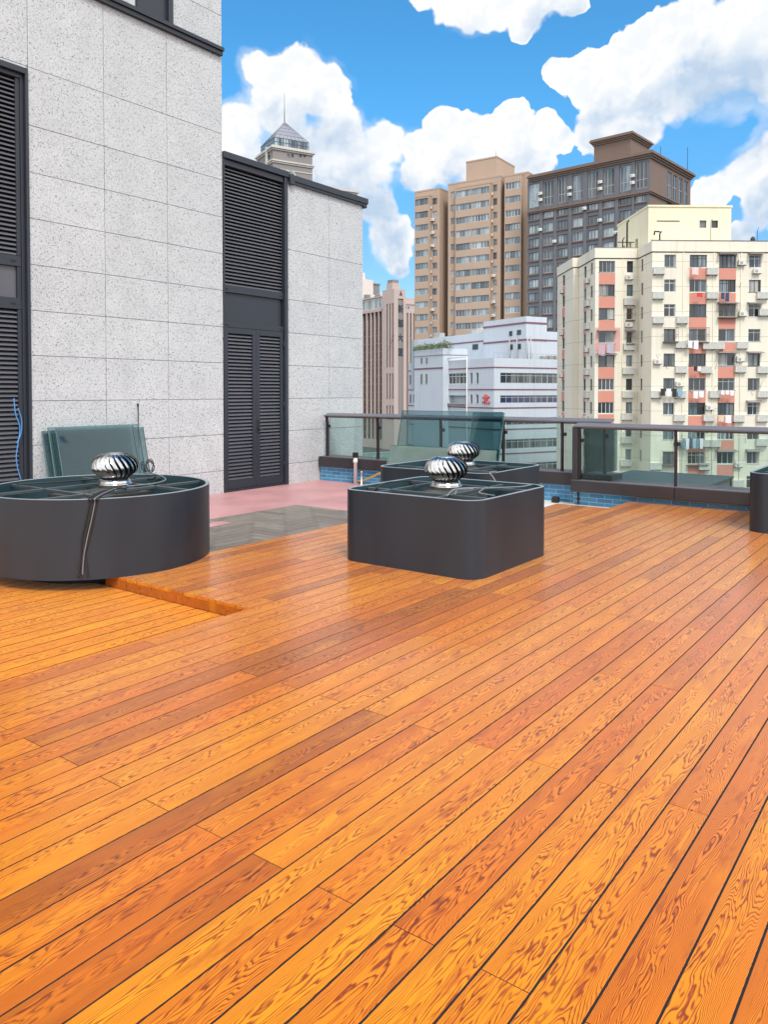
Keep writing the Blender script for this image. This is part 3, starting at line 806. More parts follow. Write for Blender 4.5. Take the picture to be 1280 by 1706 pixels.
# ------------------------------------------------------------------ glass sheets leaning on the wall
def sheet(label, x0, x1, yb, yt, zt, mat, group, axis='x', zb=ZF, th=.012, notch=False):
    """an upright sheet leaning back: bottom edge at yb, top edge at yt"""
    t = thing('glass_sheet', label, 'glass sheet', ((x0+x1)/2, yb, zb) if axis == 'x' else (yb, (x0+x1)/2, zb), 0, group)
    w = (x1 - x0)/2; h = zt - zb; d = yt - yb; L = math.hypot(h, d); ang = math.atan2(d, h)
    M = Matrix.Rotation(-ang, 4, 'X') if axis == 'x' else Matrix.Rotation(R(-90), 4, 'Z') @ Matrix.Rotation(-ang, 4, 'X')
    mb = MB(); mb.box(-w, w, -th, 0, 0.0, L, 0, M)
    mb.build('pane', mat, t)
    mb = MB(); mb.box(-w - .002, -w + .004, -th - .001, .001, 0, L, 0, M); mb.box(w - .004, w + .002, -th - .001, .001, 0, L, 0, M); mb.box(-w + .004, w - .004, -th - .001, .001, L - .004, L + .002, 0, M)
    mb.build('cut_edge', GEDGE, t)
    return t
GW = 'glass sheets leaning on the stone wall'
bL, bR = aty(71, 719, WY - .05), aty(240, 714, WY - .05)
aL, aR = aty(81, 713, WY - .10), aty(231.6, 709, WY - .10)
sheet('widest teal glass sheet, lowest at the back, leaning flat on the stone wall', bL.x, bR.x, WY - .30, WY - .02, bL.z, SHEET, GW)
sheet('teal glass sheet reaching highest of those leaning on the stone wall', aL.x, aR.x, WY - .38, WY - .07, aL.z, SHEET, GW)
cl, cr = aty(93, 722, WY - .15), aty(222, 718, WY - .15)
sheet('narrower dark teal glass sheet in front of the others at the stone wall', cl.x, cr.x, WY - .46, WY - .13, aL.z - .012, SHEET, GW)
rb, rt = aty(238, 785, WY - .25), aty(230, 676, WY - .02)
t = thing('lightning_rod', 'thin black rod with a small knob leaning on the stone wall by the glass sheets', 'rod', (rb.x, WY - .2, ZF))
mb = MB(); dx, dz = rt.x - rb.x, rt.z - ZF
mb.tube([(0, 0, 0), (dx*.5, .10, dz*.5), (dx, .18, dz)], .008, 6); mb.lathe([(0, dz - .01), (.016, dz), (.014, dz + .03), (0, dz + .04)], 8, (dx, .18)); mb.build('rod', BLACKP, t)
mb = MB(); pts = []
for k in range(44):
    a = k*.62; pts.append((.10 + .075*math.cos(a) + .02*math.sin(k*.9), -.02 + .012*math.sin(a*1.7), .60 + .11*math.sin(a)*(.8 + .2*math.sin(k))))
tag(link('cable_coil', (lambda m: (m.tube(pts, .006, 5), m.mesh('cable_coil', CABLE))[1])(mb), None, (rb.x, WY - .26, ZF)), 'black cable coil tied at the foot of the thin rod by the wall', 'cable')
bl = [aty(x, y, WY - .045) for x, y in ((23, 664), (26, 690), (33, 712), (30, 740), (27, 760), (29, 778), (35, 800))]
bl2 = [aty(x, y, WY - .05) for x, y in ((30, 680), (36, 700), (35, 722), (29, 736), (27, 738))]
hang('blue_cable', 'bright blue cable dangling on the left louver', 'cable', [sm(bl), sm(bl2)], [BLUEC, BLUEC], [.007, .006])

# ------------------------------------------------------------------ parapets and glass railings
def parapet(label, xf, y0, y1, zb, zl0, zl1, over, joints, back=.34):
    t = thing('tiled_parapet', label, 'parapet', (xf, y0, 0))
    L = y1 - y0
    mb = MB(); mb.box(0, back, 0, L, zb, zl0 - .001); mb.build('tile_base', TILE, t)
    mb = MB(); js = [0] + joints + [L]
    for i in range(len(js)-1):
        mb.cbox(-over, back + over, js[i] + (.003 if i else -over), js[i+1] - (.003 if i < len(js)-2 else 0), zl0, zl1, .006)
    mb.build('ledge', BRONZE, t)
    mb = MB(); mb.box(-over + .01, back + over - .01, -over + .01, L - .01, zl1 - .001, zl1 + .006)
    mb.build('ledge_top', RAIL, t)
    return t
def railing(label, xr, ys, y0, y1, zl, zr, wide=None, rail_w=.15):
    t = thing('glass_railing', label, 'railing', (xr, y0, zl))
    h = zr - zl; L = y1 - y0
    mb = MB(); w2 = rail_w/2; mb.prism([(-w2, h - .062), (w2, h - .020), (w2, h), (-w2, h - .042)], .03 - L, .03, M=Matrix(((1,0,0,0),(0,0,-1,0),(0,1,0,0),(0,0,0,1)))); mb.cbox(-.03, .03, 0, L, h - .09, h - .052, .004); mb.build('handrail', RAIL, t)
    for i, y in enumerate(ys):
        w = .028; d = .0
        mb = MB()
        pr = [(-.045, 0.0), (-.045, h - .22), (-.058, h - .12), (-.06, h - .056), (.0, h - .056), (.0, h - .12), (.02, h - .22), (.02, 0)]
        M = Matrix(((1,0,0,0),(0,0,1,y - y0 - w/2),(0,1,0,0),(0,0,0,1)))
        mb.prism(pr, 0, w, M=M)
        p = mb.build('post', BRONZED, t)
        mb = MB(); mb.cbox(-.02, .03, y - y0 - .055, y - y0 - .0145, h*.66, h*.66 + .055, .004); mb.cbox(-.02, .03, y - y0 + .0145, y - y0 + .03, h*.66, h*.66 + .055, .003); mb.build('clamp', BLACKP, p)
    ed = list(ys)
    for i in range(len(ed)-1):
        a, b = sorted((ed[i], ed[i+1]))
        mb = MB(); mb.box(-.006, .006, a - y0 + .035, b - y0 - .045, .02, h - .075); mb.build('glass_panel', GLASS, t)
    return t
BRONZED = plain('dark_bronze_post', (.026, .021, .023), .4, .2)
yA1 = atx(944, 800, PX).y
PYE = WY - .03
p1 = parapet('blue tiled parapet with brown ledge running from the stone wall', PX, 4.30, PYE, ZF, .16, .345, .06, [1.2, 3.0, 4.4])
yp = [atx(938, 740, PX + .1).y, atx(840, 740, PX + .1).y, atx(736, 730, PX + .1).y, atx(631, 730, PX + .1).y, atx(546.5, 730, PX + .1).y]
railing('glass railing ending at the stone wall, behind the stacked glass sheets', PX + .10, [4.40] + yp, 4.32, atx(542, 691, PX + .1).y, .351, 1.19)
X2 = 11.29
p2 = parapet('blue tiled parapet with deep brown ledge along the right end of the deck', X2, -3.9, 4.80, ZF, .09, .262, .12, [2.9, 5.4, 7.16], .30)
XR = X2 - .02
y2 = [atx(967, 760, XR).y, atx(1127, 760, XR).y]
y2 += [y2[1] - (y2[0]-y2[1])*k for k in (1, 2, 3, 4)]
rl2 = railing('glass railing along the right end of the deck above the deep brown ledge', XR, y2, y2[-1] - .05, y2[0] + .10, .268, 1.13, rail_w=.17)
mb = MB(); mb.cbox(-.07, -.03, y2[0] - (y2[-1] - .05) + .015, y2[0] - (y2[-1] - .05) + .10, 0, .80, .004); mb.build('end_post', BRONZE, rl2)
mb = MB(); yy = y2[0] - (y2[-1] - .05) - .03
mb.box(.12, 1.5, yy, yy + .012, .02, .79); mb.build('return_panel', GLASS, rl2)
# low roof hatch outside the railing
h0 = atx(1000, 806, 12.2)
t = thing('roof_hatch', 'flat teal hatch cover just outside the right glass railing', 'roof hatch', (12.9, 3.95, -.12))
mb = MB(); mb.cbox(-.8, .8, -.85, .75, 0, .30, .02); mb.build('body', SLATE, t)
mb = MB(); mb.cbox(-.86, .86, -.9, .8, .301, .33, .006); mb.build('lid', TEAL, t)

# stacked sheets leaning on the far railing
GS = 'glass sheets stacked against the far railing'
XB = PX - .02
tl, tr_ = atx(671, 684, PX + .02), atx(839, 688, PX + .02)
sheet('tall smoky glass sheet standing above the far handrail', -tl.y + tl.y*2 - (tl.y - tr_.y), tl.y, PX - .32, PX + .015, tl.z, SHEET, GS, 'y')
a_, b_ = atx(800, 686, PX - .04), atx(842, 688, PX - .04)
sheet('tall narrow glass sheet overlapping the right end of the smoky one', b_.y, a_.y + .12, PX - .38, PX - .055, b_.z, SHEET, GS, 'y')
lowlab = ['low dusty glass sheet at the back of the stack by the far railing', 'low dusty glass sheet in the middle of the stack by the far railing', 'low dusty glass sheet at the front of the stack by the far railing']
for i in range(3):
    l_, r__ = atx(662 - 3*i, 742, PX - .16), atx(832, 750, PX - .16)
    sheet(lowlab[i], r__.y, l_.y, PX - .44 - .05*i, PX - .13 - .05*i, l_.z, SHEETP, GS, 'y')

# ------------------------------------------------------------------ small things by the far parapet
w0 = atx(592.5, 803, PX - .16); wt = atx(592.5, 757, PX - .16)
t = thing('vent_pipe', 'white plastic pipe with black cap standing before the blue tiles', 'pipe', (w0.x, w0.y, ZF))
H_ = wt.z - ZF
mb = MB(); mb.lathe([(.0, 0), (.034, 0), (.034, H_ - .16), (.042, H_ - .155), (.042, H_ - .10), (.034, H_ - .09), (.034, H_ - .06), (0, H_ - .06)], 16); mb.tube([(-.03, 0, H_ - .14), (-.07, -.01, H_ - .13)], .012, 6); mb.build('pipe', WHITEP, t)
mb = MB(); mb.cbox(-.042, .042, -.042, .042, H_ - .0595, H_ + .035, .008); mb.build('cap', BLACKP, t)
s0 = atx(602.5, 806, PX - .24)
t = thing('pipe_stub', 'thin short white pipe standing beside the yellow hose', 'pipe', (s0.x, s0.y, ZF))
mb = MB(); mb.lathe([(0, 0), (.024, 0), (.024, .01), (.015, .012), (.015, .24), (.017, .24), (.017, .26), (0, .26)], 12); mb.build('pipe', WHITEP, t)
h0, h1 = atz(593, 804, ZF), atx(636, 790, 11.0)
tag(link('yellow_hose', (lambda m: (m.tube(sm([(0,0,.018), ((h1.x-h0.x)*.3, (h1.y-h0.y)*.3, (h1.z-ZF)*.26), ((h1.x-h0.x)*.7, (h1.y-h0.y)*.7, (h1.z-ZF)*.72), (h1.x-h0.x, h1.y-h0.y, h1.z-ZF), ((h1.x-h0.x)*1.4, (h1.y-h0.y)*1.4, .05)]), .017, 8), m.mesh('yellow_hose', YELLOW))[1])(MB()), None, (h0.x, h0.y, ZF)),
    'yellow hose rising from the red floor to the rear planter', 'hose')
j0 = atz(930.5, 836, ZF)
t = thing('junction_box', 'small black junction box on the pale floor below blue tiles', 'junction box', (j0.x - .10, j0.y, ZF))
mb = MB(); mb.cbox(-.05, .05, -.05, .05, .0, .085, .008); mb.build('body', BLACKP, t)
mb = MB(); mb.cbox(-.042, .042, -.042, .042, .0855, .094, .003); mb.lathe([(0, .094), (.006, .094), (.006, .098), (0, .099)], 8, (.03, .03)); mb.build('lid', CABLE, t)
d0 = atx(964, 836, X2 - .005)
t = thing('drain_conduit', 'thin dark conduit running down the blue tiles under the deep ledge', 'conduit', (X2 - .016, d0.y, ZF))
mb = MB(); mb.tube([(0, 0, 0), (0, 0, .205)], .012, 8); mb.cbox(-.014, .014, -.025, .025, .08, .095, .003); mb.build('pipe', BRONZED, t)
# ------------------------------------------------------------------ the city beyond
class Bld:
    """a building with its own axes: x along the front to the right, y into the building, z up from the street"""
    def __init__(s, name, label, px, dist, vp):
        d = (RT*(vp - 640) + FH*FX); d.z = 0; d.normalize()
        if d.dot(RT) < 0: d = -d
        s.rz = math.atan2(d.y, d.x); s.o = site(px, dist, GZ)
        s.t = thing(name, label, 'building', tuple(s.o), s.rz)
        s.inv = (Matrix.Translation(s.o) @ Matrix.Rotation(s.rz, 4, 'Z')).inverted()
    def front(s, px, py, y=0.0):          # photo spot on the plane y = const -> local x, z
        e = s.inv @ EYE; d = s.inv.to_3x3() @ ray(px, py); p = e + d*((y - e.y)/d.y); return p.x, p.z
    def side(s, px, py, x=0.0):           # on the plane x = const -> local y, z
        e = s.inv @ EYE; d = s.inv.to_3x3() @ ray(px, py); p = e + d*((x - e.x)/d.x); return p.y, p.z
def Mleft(x, y): return Matrix.Translation((x, y, 0)) @ Matrix.Rotation(R(-90), 4, 'Z')
def Mright(x, y): return Matrix.Translation((x, y, 0)) @ Matrix.Rotation(R(90), 4, 'Z')
I4 = Matrix.Identity(4)
WC = {}
def window(b, x0, x1, z0, z1, M=I4, y=.12, fm=None, pm=None, n=2, fw=.06, sill=0.0, tr=0.0, name='window'):
    fm = fm or FRAMEG; pm = pm or PANE
    w, h = round(x1 - x0, 2), round(z1 - z0, 2)
    key = (w, h, n, fm.name, pm.name, sill, tr, fw)
    if key not in WC:
        mb = MB(); d = .08
        mb.box(0, fw, 0, d, 0, h); mb.box(w - fw, w, 0, d, 0, h); mb.box(fw, w - fw, .001, d, 0, fw); mb.box(fw, w - fw, .001, d, h - fw, h)
        for k in range(1, n): mb.box(w*k/n - fw/2, w*k/n + fw/2, .004, d, fw, h - fw)
        if tr: mb.box(fw, w - fw, .006, d, h*tr - fw/2, h*tr + fw/2)
        if sill: mb.box(-.08, w + .08, -.12 - sill, .0, -.09, -.002)
        m1 = mb.mesh('window', fm)
        mb = MB(); mb.box(fw*.5, w - fw*.5, .045, .065, fw*.5, h - fw*.5); WC[key] = (m1, mb.mesh('pane', pm))
    m1, m2 = WC[key]
    p = M @ Vector((x0, y, z0)); rz = M.to_euler().z
    o = link(name, m1, b.t, p, rz); link('pane', m2, o); return o
ACM = {}
def ac(b, x, z, M=I4, kind='cage', y=0.0):
    if kind not in ACM:
        mb = MB()
        if kind == 'fan':
            mb.cbox(-.42, .42, -.42, -.10, 0, .58, .03, 0); 
            mb.lathe([(.22, 0), (.20, -.02), (.03, -.025), (0, -.025)], 14, M=Matrix.Translation((-.12, -.40, .29)) @ Matrix.Rotation(R(90), 4, 'X') @ Matrix.Scale(-1, 4, (0,0,1)), mi=1)
            mb.box(-.40, -.34, -.5, 0, -.06, -.001, 2); mb.box(.34, .40, -.5, 0, -.06, -.001, 2)
        else:
            mb.cbox(-.64, .64, -.42, 0, 0, .74, .02, 0)
            for k in range(6): mb.box(-.57, .57, -.432, -.421, .08 + k*.105, .12 + k*.105, 1)
            mb.box(-.67, .67, -.45, .0, .741, .77, 0); mb.box(-.52, -.46, -.4, 0, -.08, -.001, 2); mb.box(.46, .52, -.4, 0, -.08, -.001, 2)
        ACM[kind] = mb.mesh('air_conditioner', [ACW, ACG, RUST])
    return link('air_conditioner', ACM[kind], b.t, M @ Vector((x, y, z)), M.to_euler().z)

# ---- the cream apartment block on the right
Y = Bld('cream_apartment_block', 'cream apartment block with coral panels under its windows and many air conditioners', 1085, 88, 40000)
pit = 2.77; NR = 12
ztop = Y.front(1085, 402)[1]; zeave = ztop - 1.25
def zz(py): return Y.front(1150, py)[1]
wz0, wz1 = zz(445.5), zz(424.8)
colsF = [(1107, 1126), (1149, 1177.6), (1198, 1226), (1248, 1268), (1312, 1338), (1362, 1390)]
holes = []; cols = []
for (a, b_) in colsF:
    x0, x1 = Y.front(a, 500)[0], Y.front(b_, 500)[0]; cols.append((x0, x1))
    for r in range(NR): holes.append((x0, x1, wz0 - pit*r, wz1 - pit*r))
W = 26.0; DB = 4.4
wallp = MB(); wallp.wall(W, 0, zeave, holes, 0, .22)
# left block: front, receding sides
LX0 = -5.1
lc0, lc1 = Y.front(998, 500, DB)[0], Y.front(1024.7, 500, DB)[0]
nc0, nc1 = Y.front(1044.6, 500, DB)[0], Y.front(1055, 500, DB)[0]
lz0, lz1 = Y.front(1010, 454, DB)[1], Y.front(1010, 435, DB)[1]
holesL = []
for r in range(NR):
    holesL += [(lc0, lc1, lz0 - pit*r, lz1 - pit*r), (nc0, nc1, lz0 - pit*r, lz1 - pit*r)]
wallp.wall(0, 0, zeave, holesL, DB, .22, LX0)
ML = Mleft(0, DB)
hs = [(3.0, 3.75, wz0 - pit*r, wz1 - pit*r) for r in range(NR)]
hs = [(1.0, 1.6, wz0 - pit*r, wz1 - pit*r) for r in range(NR)]
wallp.wall(DB, 0, zeave, hs, 0, .2, 0, M=ML)
D2 = 11.2; M2 = Mleft(LX0, D2); h2 = [(2.2, 3.2, wz0 - pit*r, wz1 - pit*r) for r in range(NR)] + [(5.0, 5.8, wz0 - pit*r, wz1 - pit*r) for r in range(NR)]
wallp.wall(D2 - DB, 0, zeave, h2, 0, .2, 0, M=M2)
wallp.box(LX0 - .75, LX0 - .01, D2, D2 + .03, 0, zeave - .02)
D3 = 18.9; M3 = Mleft(LX0 - .75, D3); h3 = [(2.6, 3.8, wz0 - pit*r, wz1 - pit*r) for r in range(NR)]
wallp.wall(D3 - D2, 0, zeave - .02, h3, 0, .2, 0, M=M3)
wallp.quad((W, 0, 0), (W, 24, 0), (W, 24, zeave), (W, 0, zeave)); wallp.quad((W, 24, 0), (LX0 - .75, D3, 0), (LX0 - .75, D3, zeave - .02), (W, 24, zeave))
wallp.build('wall', CREAM, Y.t)
mb = MB()                                    # roof parapet, a little proud of the wall
p_ = .10
fp_ = [(W + p_, -p_), (W + p_, 24), (LX0 - .75 - p_, D3), (LX0 - .75 - p_, D2 - p_), (LX0 - p_, D2 - p_), (LX0 - p_, DB - p_), (-p_, DB - p_), (-p_, -p_)]
mb.prism(fp_, zeave + .09, ztop)
q_ = .03; fq = [(W + q_, -q_), (W + q_, 24), (LX0 - .72, D3 - .05), (LX0 - .72, D2), (LX0 - q_, D2), (LX0 - q_, DB - q_), (-q_, DB - q_), (-q_, -q_)]
mb.prism(fq, zeave - .02, zeave + .09, 1)
mb.prism([(W + .12, -.12), (W + .12, .2), (-.12, .2), (-.12, -.12)], ztop + .001, ztop + .07, 2)
mb.prism([(.05, DB - .12), (.05, DB + .2), (LX0 - .12, DB + .2), (LX0 - .12, DB - .12)], ztop + .001, ztop + .07, 2)
mb.build('roof_parapet', [CREAM, RUST, GREYW], Y.t)
# roof block
b3 = 4.5
rx0, rz_ = Y.front(1081, 345, b3); rx1, _ = Y.front(1219, 345, b3)
RD = 11.0
hp = []
for (a, b_) in ((1166, 1177.5), (1186, 1197)):
    hp.append((Y.front(a, 370, b3)[0] - rx0, Y.front(b_, 370, b3)[0] - rx0, Y.front(1180, 380, b3)[1], Y.front(1180, 367.5, b3)[1]))
mb = MB(); T = Matrix.Translation((rx0, b3, 0)); rw = rx1 - rx0
mb.wall(rw, ztop - 1, rz_, hp, 0, .3, 0, M=T)
hq = [(RD - 2.2 - k*2.4, RD - 1.3 - k*2.4, ztop + .55, ztop + 1.9) for k in range(3)]
hq = [(2.0 + k*2.3, 2.9 + k*2.3, ztop + .5, ztop + 1.9) for k in range(3)]
MP = Mleft(rx0, b3 + RD); mb.wall(RD, ztop - 1, rz_, hq, 0, .3, 0, M=MP)
mb.quad((rx1, b3, ztop - 1), (rx1, b3 + RD, ztop - 1), (rx1, b3 + RD, rz_), (rx1, b3, rz_))
mb.prism([(rx0 - .1, b3 - .1), (rx1 + .1, b3 - .1), (rx1 + .1, b3 + RD), (rx0 - .1, b3 + RD)], rz_ + .001, rz_ + .22)
mb.box(rx0 + 1.0, rx1 - 6.2, b3 - .05, b3 - .002, rz_ - 1.7, rz_ - 1.6, 1)
mb.build('roof_block', [CREAMR, RUST], Y.t)
for h in hp: window(Y, h[0], h[1], h[2], h[3], T, .2, FRAMED, PANED, 1, sill=.02)
for h in hq: window(Y, h[0], h[1], h[2], h[3], MP, .25, FRAMED, PANED, 1)
for (x, y, h, r) in ((-.8, 6, 3.6, .10), (-2.2, 6, 2.2, .07), (-1.6, 5.2, 1.4, .07), (1.8, 2.5, 1.6, .09), (8.0, 3, 3.2, .03), (13.5, 3, 2.2, .03)):
    mb = MB(); mb.tube([(x, y, ztop - .2), (x, y, ztop + h - .3), (x + .2, y, ztop + h)], r, 6)
    if x == -.8: mb.tube([(-1.9, 6, ztop + 1.0), (.1, 6, ztop + 1.0)], .06, 6)
    if x == 1.8: mb.tube([(1.8, 2.5, ztop + 1.55), (1.2, 2.5, ztop + 1.6), (1.15, 2.5, ztop + 1.2)], .10, 6)
    mb.build('roof_pipe', BLACKP, Y.t)
mb = MB(); mb.tube([(-.02, .6, ztop + .25), (14, .6, ztop + .22), (W, .6, ztop + .25)], .025, 4); mb.lathe([(0, ztop), (.25, ztop + .1), (.28, ztop + .5), (.1, ztop + .75), (0, ztop + .75)], 8, (11.9, .9)); mb.build('roof_rail', BLACKP, Y.t)
rr = random.Random(21)
fr_opts = [FRAMED, FRAMEG, FRAMEW, FRAMEW, FRAMED]
for ci, (x0, x1) in enumerate(cols[:5]):
    for r in range(NR - 1):
        n = 2 if x1 - x0 < 1.6 else rr.choice([3, 4, 2, 4])
        window(Y, x0, x1, wz0 - pit*r, wz1 - pit*r, I4, .14, rr.choice(fr_opts), PANE, n, .055, rr.choice([.02, .02, 0]), rr.choice([0, .72, 0]))
for r in range(NR - 1):
    window(Y, lc0, lc1, lz0 - pit*r, lz1 - pit*r, I4, DB + .14, rr.choice(fr_opts), PANE, rr.choice([2, 3, 4]), .055, .02)
    window(Y, nc0, nc1, lz0 - pit*r, lz1 - pit*r, I4, DB + .14, rr.choice(fr_opts), PANE, 1, .05)
for r in range(8):
    window(Y, 2.2, 3.2, wz0 - pit*r, wz1 - pit*r, M2, .12, FRAMED, PANE, 1)
    window(Y, 5.0, 5.8, wz0 - pit*r, wz1 - pit*r, M2, .12, FRAMED, PANE, 1)
    window(Y, 1.0, 1.6, wz0 - pit*r, wz1 - pit*r, ML, .12, FRAMED, PANED, 1, .04)
    window(Y, 2.6, 3.8, wz0 - pit*r, wz1 - pit*r, M3, .12, FRAMED, PANE, 2)
def spandrel(x0, x1, z0, z1, y, m=CORAL):
    mb = MB(); mb.box(0, x1 - x0, -.03, 0, 0, z1 - z0); mb.build('spandrel', m, Y.t, (x0, y, z0))
for (x0, x1) in cols[1:3]:
    for r in range(NR - 1): spandrel(x0, x1, wz1 - pit*(r+1) + .02, wz0 - pit*r - .1, 0)
for r in range(NR - 1):
    spandrel(lc0, lc1, lz1 - pit*(r+1) + .02, lz0 - pit*r - .1, DB)
zc = Y.front(1010, 575, DB)[1]
o = MB(); xa, za = Y.front(985.5, 585, DB); xb, zb_ = Y.front(1034, 546, DB)
a0_, a1_ = max(xa, LX0 + .05), lc0 - .02
o.box(a0_, a1_, -.034, 0, za, zb_); o.build('patched_paint', PINKP, Y.t, (0, DB, 0)); o = MB(); o.box(lc1 + .02, xb, -.034, 0, za, zb_); o.build('patched_paint', PINKP, Y.t, (0, DB, 0))
for (x0, x1) in ((2.2, 3.2), (2.6, 3.8)):
    for r in range(10):
        mb = MB(); mb.box(0, x1 - x0, -.03, 0, 0, pit - (wz1 - wz0) - .12)
        M = M2 if x0 == 2.2 else M3
        mb.build('spandrel', CORAL, Y.t, M @ Vector((x0, 0, wz1 - pit*(r+1) + .02)), M.to_euler().z)
CG = [(1099,452),(1188,453),(1098,493),(1188,493),(1272,493),(1098,534),(1138,534),(1275,521),(1136,575),(1181,577),(1198,577),(1238,576),(1136,616.5),(1177.6,617),(1235,615.6),(1272.6,617),
      (1094.5,658),(1134.6,658),(1192.5,658),(1272.6,657.5),(1133,697),(1182,697),(1232,698),(1271.5,697.5),(1134.6,739),(1176,739.7),(1191.5,739.7),(1270.5,738),(1093,777.7),(1174.6,778),(1231,806.5)]
FN = [(1237,438),(1262,452),(1238,523),(1096.6,602.5),(1234,598.7),(1133,640),(1182.7,679),(1231,774.5)]
for (px, py) in CG:
    x, z = Y.front(px, py + 5, -.3); ac(Y, x, z, I4, 'cage')
for (px, py) in FN:
    x, z = Y.front(px, py + 4, -.3); ac(Y, x, z, I4, 'fan')
for (px, py, k) in ((1049,461,'fan'),(1050,503.5,'cage'),(1048.5,540,'fan'),(1049,578.5,'cage'),(1047.6,618.6,'cage'),(1047,658,'cage'),(1046,694.6,'cage'),(1045,733.8,'cage'),(1043.7,772,'cage')):
    x, z = Y.front(px, py + 5, DB - .3); ac(Y, x, z, I4, k, DB)
for r in range(9): ac(Y, 4.2, wz0 - pit*r - .9, M2, 'cage' if r % 3 else 'fan')
for r in range(0, 8, 2): ac(Y, 3.2, wz0 - pit*r - 1.0, M3, 'fan')
# security cages, awnings, sills, drying racks
def cage(x0, x1, z0, z1, y=0.0):
    mb = MB(); d = .55; w = x1 - x0 + .3; h = z1 - z0 + .25; n = int(w/.16)
    for k in range(n + 1): mb.box(w*k/n - .012, w*k/n + .012, -d, -d + .02, 0, h)
    for zz_ in (0, h*.5, h - .03): mb.box(0, w, -d - .003, -d + .022, zz_, zz_ + .03)
    for s_ in (0, w - .02):
        for zz_ in (0, h*.5, h - .03): mb.box(s_, s_ + .02, -d, 0, zz_, zz_ + .03)
    mb.box(0, w, -d, 0, -.05, -.001)
    mb.build('window_cage', RUST, Y.t, (x0 - .15, y, z0 - .12))
def awning(x0, x1, z1, y=0.0, m=None):
    mb = MB(); w = x1 - x0 + .4; mb.add([(0,0,.18),(w,0,.18),(w,-.75,-.02),(0,-.75,-.02),(0,0,.22),(w,0,.22),(w,-.75,.02),(0,-.75,.02)], [(0,3,2,1),(4,5,6,7),(0,1,5,4),(1,2,6,5),(2,3,7,6),(3,0,4,7)])
    mb.build('awning', m or GREYW, Y.t, (x0 - .2, y, z1 + .05))
for c, r in ((0,3),(1,3),(2,2),(1,8),(0,8)): cage(cols[c][0], cols[c][1], wz0 - pit*r, wz1 - pit*r)
for c, r in ((2,0),(3,0),(2,2),(3,2),(2,4),(3,4),(3,8),(2,8),(3,6)): awning(cols[c][0], cols[c][1], wz1 - pit*r)
for r in (3, 4): awning(lc0, lc1, lz1 - pit*r, DB)
cage(nc0, nc1, lz0 - pit*2, lz1 - pit*2, DB); cage(nc0, nc1, lz0 - pit*3, lz1 - pit*3, DB); awning(nc0, nc1, lz1 - pit*3, DB)
for x in (3.55, 7.0, 10.15): mb = MB(); mb.tube([(x, -.06, 0), (x, -.06, zeave)], .045, 5); mb.build('drain_pipe', CREAMR, Y.t)
mb = MB(); mb.tube([(nc0 - .5, DB - .06, 0), (nc0 - .5, DB - .06, zeave)], .045, 5)
mb.build('drain_pipe', CREAMR, Y.t)
rr = random.Random(4)
for i in range(26):                           # the tangle of thin cables and old pole brackets
    c = rr.choice(cols[:4]); r = rr.randrange(NR - 2); x = c[rr.randrange(2)] + rr.uniform(-.5, .6); z = wz0 - pit*r + rr.uniform(-.8, .8)
    mb = MB(); mb.tube(sm([(x, -.03, z), (x + rr.uniform(-.5, .2), -.10, z + rr.uniform(.2, .6)), (x + rr.uniform(-.7, .3), -.35, z + rr.uniform(.5, 1.1))], 3), .016, 4)
    mb.build('bracket_wire', RUST, Y.t)
# washing on the racks: pieces of cloth anyone could take in
CL = {}
def cloth(name, label, px, py, w, h, col, y=-.75, n=3, cols_=None, by=0.0):
    x, z = Y.front(px, py, by + y)
    g = Y.t.matrix_basis if False else (Matrix.Translation(Y.o) @ Matrix.Rotation(Y.rz, 4, 'Z'))
    base = g @ Vector((x, by + y, z))
    t = thing(name, label, 'laundry', tuple(base), Y.rz, 'laundry hung out on the cream apartment block')
    mb = MB(); mb.tube([(-w/2 - .15, 0, .02), (w/2 + .15, 0, .02)], .014, 5); mb.box(-w/2 - .1, -w/2 - .08, 0, -y, .0, .02); mb.box(w/2 + .08, w/2 + .1, 0, -y, .0, .02); mb.build('pole', RUST, t)
    rr = random.Random(px*7 + py)
    for k in range(n):
        ww = w/n*.86; x0 = -w/2 + w*k/n; hh = h*rr.uniform(.72, 1.0); mb = MB(); NX, NZ = 6, 6; vs = []; fs = []
        for j in range(NZ+1):
            for i in range(NX+1):
                u = i/NX; v = j/NZ; pinch = 1 - .10*math.sin(v*3.0)*rr.uniform(.6, 1.2)
                vs.append((x0 + ww*(.5 + (u-.5)*pinch), -.02 + .05*math.sin(u*9 + k*2)*v + .03*v, .02 - hh*v + .03*math.sin(u*6 + k)*v))
        for j in range(NZ):
            for i in range(NX): fs.append((j*(NX+1)+i, j*(NX+1)+i+1, (j+1)*(NX+1)+i+1, (j+1)*(NX+1)+i))
        n_ = len(vs); mb.add(vs + [(a, b + .012, c) for a, b, c in vs], fs + [tuple(q + n_ for q in reversed(f)) for f in fs], 0, True)
        c_ = (cols_ or [col])[k % len(cols_ or [col])]
        if c_ not in CL: CL[c_] = plain('cloth_' + str(len(CL)), c_, .9, 0, .1, 4)
        mb.build('garment', CL[c_], t)
    return t
Wh = (.72, .72, .72); Bk = (.03, .03, .035)
cloth('laundry', 'single pinkish white shirt hanging below the top dark window of the left coral column', 1160, 446, .9, .9, (.72, .55, .55), n=1)
cloth('laundry', 'small red cloth below the second window of the left coral column', 1167, 488.5, .8, .5, (.60, .05, .06), n=1)
cloth('laundry', 'navy blue cloth hanging below the second window of the right coral column', 1209, 488, 1.0, 1.0, (.04, .07, .14), n=2)
cloth('laundry', 'white towels below the barred fourth window of the left coral column', 1156, 568, 1.3, 1.1, Wh, n=2)
cloth('laundry', 'black and white socks on a short rack below the fifth window', 1163, 611, .9, .6, Bk, n=2, cols_=[Bk, Wh])
